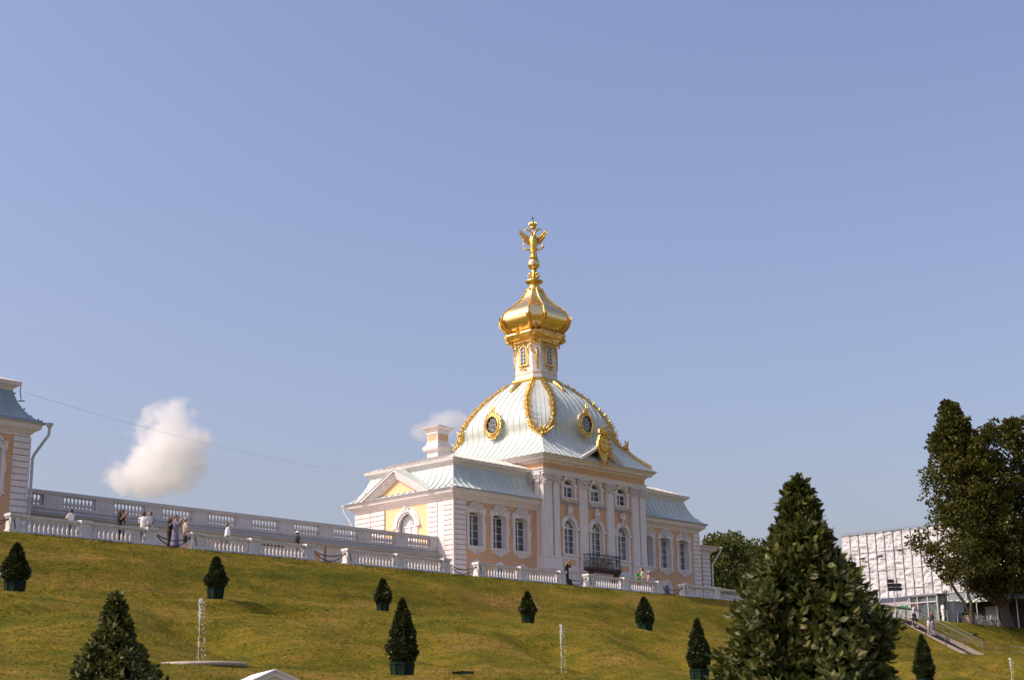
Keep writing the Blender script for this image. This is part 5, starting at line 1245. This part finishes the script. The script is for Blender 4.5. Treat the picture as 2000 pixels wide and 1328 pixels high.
# ------------------------------------------------------------------ people
SKIN = mat('skin', (.40, .21, .14), .55, .05, 8)
def cloth(name, col, rough=.85): return mat(name, col, rough, .15, 6, bump=.3, bscale=25)
def capsule(mb, a, b, r0, r1, k=10):
    a, b = Vector(a), Vector(b); d = (b-a); L = d.length; d = d/L if L > 1e-6 else Vector((0,0,1))
    pts = []; rs = []
    for i in range(4): t = pi/2*(i/4)-pi/2; pts.append(a+d*r0*sin(t)*1.0); rs.append(max(.001, r0*cos(t)))
    pts += [a, a.lerp(b, .5), b]; rs += [r0, (r0+r1)/2, r1]
    for i in range(1, 5): t = pi/2*i/4; pts.append(b+d*r1*sin(t)); rs.append(max(.001, r1*cos(t)))
    mb.tube(pts, rs, k)
def person(label, loc, rz, top, bottom, hair=(.03,.018,.012), long_hair=False, hat=None, dress=False, shorts=False, arms='rest', H=1.7, lean=0., step=0., group='people on the terrace walk', strap=False, phone=False, sit=False, name='person'):
    R = thing(name, label, 'person', loc, group); R.rotation_euler = (0,0,rz); k = H/1.7
    J = {}
    hip = Vector((0,0,.93)); chest = Vector((0,-.02-lean,1.28)); neck = Vector((0,-.02-lean*1.3,1.47)); head = Vector((0,-.045-lean*1.4,1.60))
    def arm(s):
        sh = Vector((s*.185, -.02-lean, 1.40))
        if arms == 'phone': el = sh+Vector((s*.10,-.16,-.20)); wr = Vector((s*.07, -.34-lean, 1.50))
        elif arms == 'camera': el = sh+Vector((s*.20,-.12,-.14)); wr = Vector((s*.10, -.24-lean, 1.60))
        elif arms == 'lean': el = sh+Vector((s*.09,-.14,-.24)); wr = Vector((s*.05, -.40-lean, 1.06))
        elif arms == 'walk': el = sh+Vector((s*.06,.06*s,-.29)); wr = el+Vector((0,-.13,-.20))
        elif arms == 'up': el = sh+Vector((s*.22,-.05,.02)); wr = sh+Vector((s*.12,-.10,.26))
        else: el = sh+Vector((s*.06,.03,-.29)); wr = el+Vector((-s*.01,-.07,-.24))
        return sh, el, wr
    def leg(s):
        h = Vector((s*.095,0,.92)); kn = Vector((s*.10,-.03-s*step*.5,.50)); an = Vector((s*.10, .03-s*step*(.7), .09+(.05 if s*step < 0 else 0))); return h, kn, an
    m = MB()
    capsule(m, hip, chest, .125, .135); capsule(m, chest, (0,chest.y,1.38), .13, .10); capsule(m, neck-Vector((0,0,.06)), neck+Vector((0,0,.05)), .055, .05)
    capsule(m, head-Vector((0,.02,.045)), head+Vector((0,.0,.035)), .075, .092); capsule(m, head+Vector((0,-.085,-.02)), head+Vector((0,-.098,-.032)), .016, .018)
    for s in (-1, 1): capsule(m, head+Vector((s*.088,0,-.02)), head+Vector((s*.09,.005,.01)), .016, .018)
    for s in (-1, 1):
        sh, el, wr = arm(s); capsule(m, (s*.06,chest.y,1.38), sh, .07, .058); capsule(m, sh, el, .052, .040); capsule(m, el, wr, .040, .027)
        d = (wr-el).normalized(); x = d.cross(Vector((0,0,1))).normalized() if abs(d.z) < .95 else Vector((0,1,0)); y_ = d.cross(x)
        palm = wr+d*.07; capsule(m, wr, palm, .026, .034, 8)
        for q in range(4):
            f0 = palm+x*(q-1.5)*.019; f1 = f0+d*(.04+.008*(q in (1,2)))-y_*s*.012; f2 = f1+d*.022-y_*s*.028; capsule(m, f0, f1, .0105, .0095, 6); capsule(m, f1, f2, .0095, .008, 6)
        t0 = wr+d*.02+x*.02; capsule(m, t0, t0+x*.035+d*.03, .012, .010, 6); capsule(m, t0+x*.035+d*.03, t0+x*.04+d*.06, .010, .008, 6)
        h, kn, an = leg(s); capsule(m, hip, h, .12, .105); capsule(m, h, kn, .088, .056); capsule(m, kn, an, .056, .036); capsule(m, an-Vector((0,-.03,.045)), an+Vector((0,-.15,-.055)), .036, .030)
    def add(nm, mb, mt, vox):
        mb.local = True; o = obj(nm, mb, mt, None, smooth=True); o.parent = R; md = o.modifiers.new('remesh', 'REMESH'); md.mode = 'VOXEL'; md.voxel_size = vox; md.use_smooth_shade = True; return o
    add('body', m, SKIN, .0125)
    TM = cloth('shirt_cloth', top); BMt = cloth('lower_cloth', bottom)
    m = MB(); capsule(m, hip+Vector((0,0,.02)), chest, .150, .158); capsule(m, chest, (0,chest.y,1.39), .152, .115)
    for s in (-1, 1):
        sh, el, wr = arm(s); capsule(m, (s*.05,chest.y,1.38), sh, .09, .076); capsule(m, sh, sh.lerp(el, .75), .070, .062)
    add('shirt', m, TM, .016)
    m = MB()
    if dress:
        m.lathe((0,0,0), [(.25,.08),(.23,.3),(.20,.6),(.18,.85),(.155,1.0)], 18)
    else:
        for s in (-1, 1):
            h, kn, an = leg(s); capsule(m, hip, h, .140, .125); capsule(m, h, kn, .110, .085)
            if not shorts: capsule(m, kn, an+Vector((0,0,.03)), .082, .06)
    add('skirt' if dress else ('shorts' if shorts else 'trousers'), m, BMt, .018)
    HM = cloth('hair', hair, .6); m = MB(); capsule(m, head+Vector((0,.025,.03)), head+Vector((0,.02,.055)), .098, .094)
    if long_hair: capsule(m, head+Vector((0,.05,0)), head+Vector((0,.085,-.34)), .09, .055); [capsule(m, head+Vector((s*.07,.02,0)), head+Vector((s*.10,-.01,-.28)), .045, .03) for s in (-1, 1)]
    add('hair', m, HM, .016)
    if hat:
        m = MB(); m.lathe((head.x, head.y, head.z+.045), [(.125,0),(.13,.012),(.108,.02),(.10,.08),(.06,.11),(.01,.115)], 16); m.lathe((head.x, head.y-.1, head.z+.05), [(.07,0),(.07,.012)], 10); o = add('hat', m, cloth('hat_cloth', hat), .014)
    m = MB()
    for s in (-1, 1): h, kn, an = leg(s); capsule(m, an-Vector((0,-.035,.055)), an+Vector((0,-.155,-.062)), .043, .036)
    add('shoes', m, cloth('shoe_cloth', (.5,.48,.46)), .014)
    if strap:
        m = MB(); m.tube([(-.13,chest.y+.14,1.42),(0,chest.y+.172,1.25),(.14,.13,1.05)], .022, 6); m.local = True; o = obj('strap', m, IRON, None); o.parent = R
    k *= 1.13 if 'stairs' in group else 1.06
    R.scale = (k,)*3
    if phone:
        wr = Vector((0, -.42-lean, 1.53)); P_ = Matrix.Rotation(rz, 4, 'Z') @ (wr*k)
        m = MB(); m.box(-.075,.075,-.006,.006,-.038,.038); m.local = True; o = obj('phone', m, IRON, None); o.location = Vector(loc)+P_; o.rotation_euler = (0,0,rz)
        tag(o, 'dark phone held up by the '+phone, 'phone', 'phones held up by visitors')
    return R
def tp(px, y, z=12.37): # a point on the terrace seen in picture column px at world depth y
    d0 = along(px, 1040, 1)-CAM_LOC; return (CAM_LOC.x+d0.x*(y/d0.y), y, z)
DN = radians(40)      # faces the garden (towards the camera side)
W_ = (.75,.73,.74)
person('dark haired person in white seen only by head and shoulders above the left balustrade', tp(138, 70.22), pi+.3, W_, (.1,.1,.12), arms='lean', H=1.46)
person('woman in black leaning on the balustrade holding up a phone', tp(232, 69.78), DN, (.012,.012,.014), (.02,.02,.025), long_hair=True, arms='phone', H=1.62, phone='woman in black at the balustrade')
person('dark clothed person standing directly behind the woman in black', tp(237, 70.61), DN+.5, (.03,.022,.02), (.02,.02,.02), H=1.76)
person('man in white shirt leaning towards the man with the shoulder strap', tp(279, 69.89), pi-.9, W_, (.2,.19,.2), hair=(.05,.02,.015), arms='lean', H=1.66)
person('grey haired man in white shirt with dark shoulder strap, back turned', tp(293, 69.95), pi+DN, (.72,.70,.74), (.2,.2,.22), hair=(.16,.13,.08), arms='rest', H=1.72, strap=True)
person('long haired woman in a black outfit and shawl in the left opening', tp(332, 70.00), DN-.4, (.012,.012,.013), (.05,.04,.02), long_hair=True, arms='phone', dress=False, H=1.6)
person('dark haired woman in a long lavender dress photographing in the left opening', tp(342, 69.78), DN+.1, (.26, .25, .37), (.24, .23, .33), long_hair=True, arms='phone', dress=True, H=1.66, phone='woman in the lavender dress')
person('person in beige shirt, cap and black shorts beside the opening pier', tp(363, 70.06), pi+1.2, (.60,.50,.38), (.02,.02,.02), hat=(.55,.42,.30), shorts=True, arms='rest', H=1.62)
person('visitor in white top with raised arms taking a picture over the balustrade', tp(444, 69.95), DN+.3, (.78,.78,.80), (.03,.03,.04), arms='up', H=1.58)
person('visitor in black shirt and white cap leaning on the balustrade', tp(580, 69.89), DN+.4, (.02,.018,.018), (.1,.1,.1), hat=(.75,.70,.66), arms='lean', H=1.55)
person('person in dark coat with orange scarf in the opening below the tower', tp(1104, 70.00), DN-.6, (.02,.018,.022), (.03,.02,.02), arms='camera', H=1.66)
person('woman in pale yellow top with brown hair at the right balustrade', tp(1252, 69.89), pi+.8, (.62,.60,.36), (.2,.2,.2), hair=(.08,.035,.02), long_hair=True, arms='lean', H=1.72)
person('visitor in pink with a pale hat beside the woman in pale yellow', tp(1263, 70.22), DN, (.75,.38,.38), (.3,.2,.2), hat=(.75,.5,.42), arms='rest', H=1.55)
person('person in bright green bending behind the balustrade left of the woman in pale yellow', tp(1242, 70.17), DN-.9, (.02,.22,.06), (.3,.05,.04), arms='lean', H=1.55, lean=.1)
GS = 'people on the garden stairs'
def sp(x, y): return (x, y, 12.36-(12.36-8.72)*(68.9-y)/6.5-.16 if y < 68.9 else 12.4)
person('man in pale blue shirt half hidden by the big foreground cone at the stair head', (119.9, 69.9, 12.4), 1.9, (.35,.45,.55), (.35,.28,.22), arms='lean', H=1.78, group=GS)
person('person in grey top and black shorts coming down the stairs', sp(122.4, 67.3), .2, (.45,.45,.55), (.02,.02,.025), hair=(.12,.05,.03), shorts=True, arms='camera', step=.2, H=1.74, group=GS)
person('woman in dark cape and lavender skirt walking down the stairs', sp(123.1, 66.0), .5, (.015,.018,.03), (.28,.27,.42), hair=(.22,.08,.04), long_hair=True, arms='walk', step=.2, H=1.76, dress=False, shorts=True, group=GS)
person('child in white beside the woman in the dark cape on the stairs', sp(122.2, 65.9), .6, (.65,.62,.66), (.4,.35,.4), hair=(.2,.1,.05), arms='walk', step=.15, H=1.3, group=GS)
person('person in white uniform standing in front of the glass kiosk', (132.5, 69.9, 12.36), DN+.2, (.8,.79,.82), (.75,.74,.77), arms='rest', H=1.68, group='people by the kiosks')
person('person in red shirt between the slim trunks', (136.9, 70.9, 12.36), DN, (.55,.04,.03), (.1,.05,.05), arms='walk', H=1.74, group='people by the kiosks')
person('person in red and dark clothes at the far right cafe edge', (146.4, 67.3, 12.36), DN, (.45,.08,.06), (.03,.03,.04), arms='rest', H=1.66, group='people by the kiosks')

# ------------------------------------------------------------------ clouds
def cloud(label, px, py, depth, lobes, dens, seed):
    c = along(px, py, depth); s = depth/F_PX
    m = MB(); m.local = True
    xs = [l[0] for l in lobes]; 
    rt = Vector(_R); up_ = Vector(_U); fw = Vector(_f)
    W = max(abs(l[0])+l[2] for l in lobes)*s*1.25; Hh = max(abs(l[1])+l[3] for l in lobes)*s*1.25; D = max(l[2] for l in lobes)*s*1.2
    m.box(-W, W, -D, D, -Hh, Hh)
    mt = bpy.data.materials.new('cloud_vapour'); mt.use_nodes = True; n = mt.node_tree.nodes; l = mt.node_tree.links; n.clear()
    out = n.new('ShaderNodeOutputMaterial'); pv = n.new('ShaderNodeVolumePrincipled'); l.new(pv.outputs[0], out.inputs['Volume'])
    pv.inputs['Color'].default_value = (1,1,1,1); pv.inputs['Anisotropy'].default_value = .1
    tc = n.new('ShaderNodeTexCoord'); cur = None
    nz0 = n.new('ShaderNodeTexNoise'); nz0.inputs['Scale'].default_value = 2.2/(90*s); nz0.inputs['Detail'].default_value = 5; nz0.inputs['Roughness'].default_value = .55; l.new(tc.outputs['Object'], nz0.inputs['Vector'])
    for (lx, lz, rx, rz_) in lobes:
        mp = n.new('ShaderNodeMapping'); mp.vector_type = 'POINT'
        r3 = (rx*s, min(rx, rz_)*s*.9, rz_*s); mp.inputs['Scale'].default_value = tuple(1/v for v in r3); mp.inputs['Location'].default_value = (-lx*s/r3[0], 0, lz*s/r3[2])
        l.new(tc.outputs['Object'], mp.inputs[0]); ln = n.new('ShaderNodeVectorMath'); ln.operation = 'LENGTH'; l.new(mp.outputs[0], ln.inputs[0])
        sb = n.new('ShaderNodeMath'); sb.operation = 'SUBTRACT'; sb.inputs[0].default_value = 1; l.new(ln.outputs['Value'], sb.inputs[1])
        if cur is None: cur = sb
        else: mx = n.new('ShaderNodeMath'); mx.operation = 'SMOOTH_MAX'; mx.inputs[2].default_value = .25; l.new(cur.outputs[0], mx.inputs[0]); l.new(sb.outputs[0], mx.inputs[1]); cur = mx
    sc = n.new('ShaderNodeMath'); sc.operation = 'MULTIPLY_ADD'; sc.inputs[1].default_value = 1.7; sc.inputs[2].default_value = -.96; l.new(nz0.outputs['Fac'], sc.inputs[0])
    ad = n.new('ShaderNodeMath'); ad.operation = 'ADD'; l.new(cur.outputs[0], ad.inputs[0]); l.new(sc.outputs[0], ad.inputs[1])
    mr = n.new('ShaderNodeMapRange'); mr.interpolation_type = 'SMOOTHSTEP'; mr.inputs['From Min'].default_value = 0; mr.inputs['From Max'].default_value = .45; mr.inputs['To Max'].default_value = dens/(100*s)
    l.new(ad.outputs[0], mr.inputs['Value']); l.new(mr.outputs[0], pv.inputs['Density'])
    o = obj('cloud', m, mt, None); o.location = c; o.rotation_euler = (0, 0, math.atan2(rt.y, rt.x))
    tag(o, label, 'cloud', 'small white clouds low in the sky')
cloud('white puffy cloud between the palace end and the pavilion', 310, 882, 2600, [(20,-52,72,60),(5,-15,80,60),(-35,45,80,52),(30,45,80,50),(55,0,62,70),(-10,58,105,42),(10,15,85,80)], 3.0, 1)
cloud('small faint cloud behind the pavilion chimney', 862, 830, 2600, [(0,-2,52,36),(22,-8,40,30),(-35,12,45,24)], 1.7, 2)
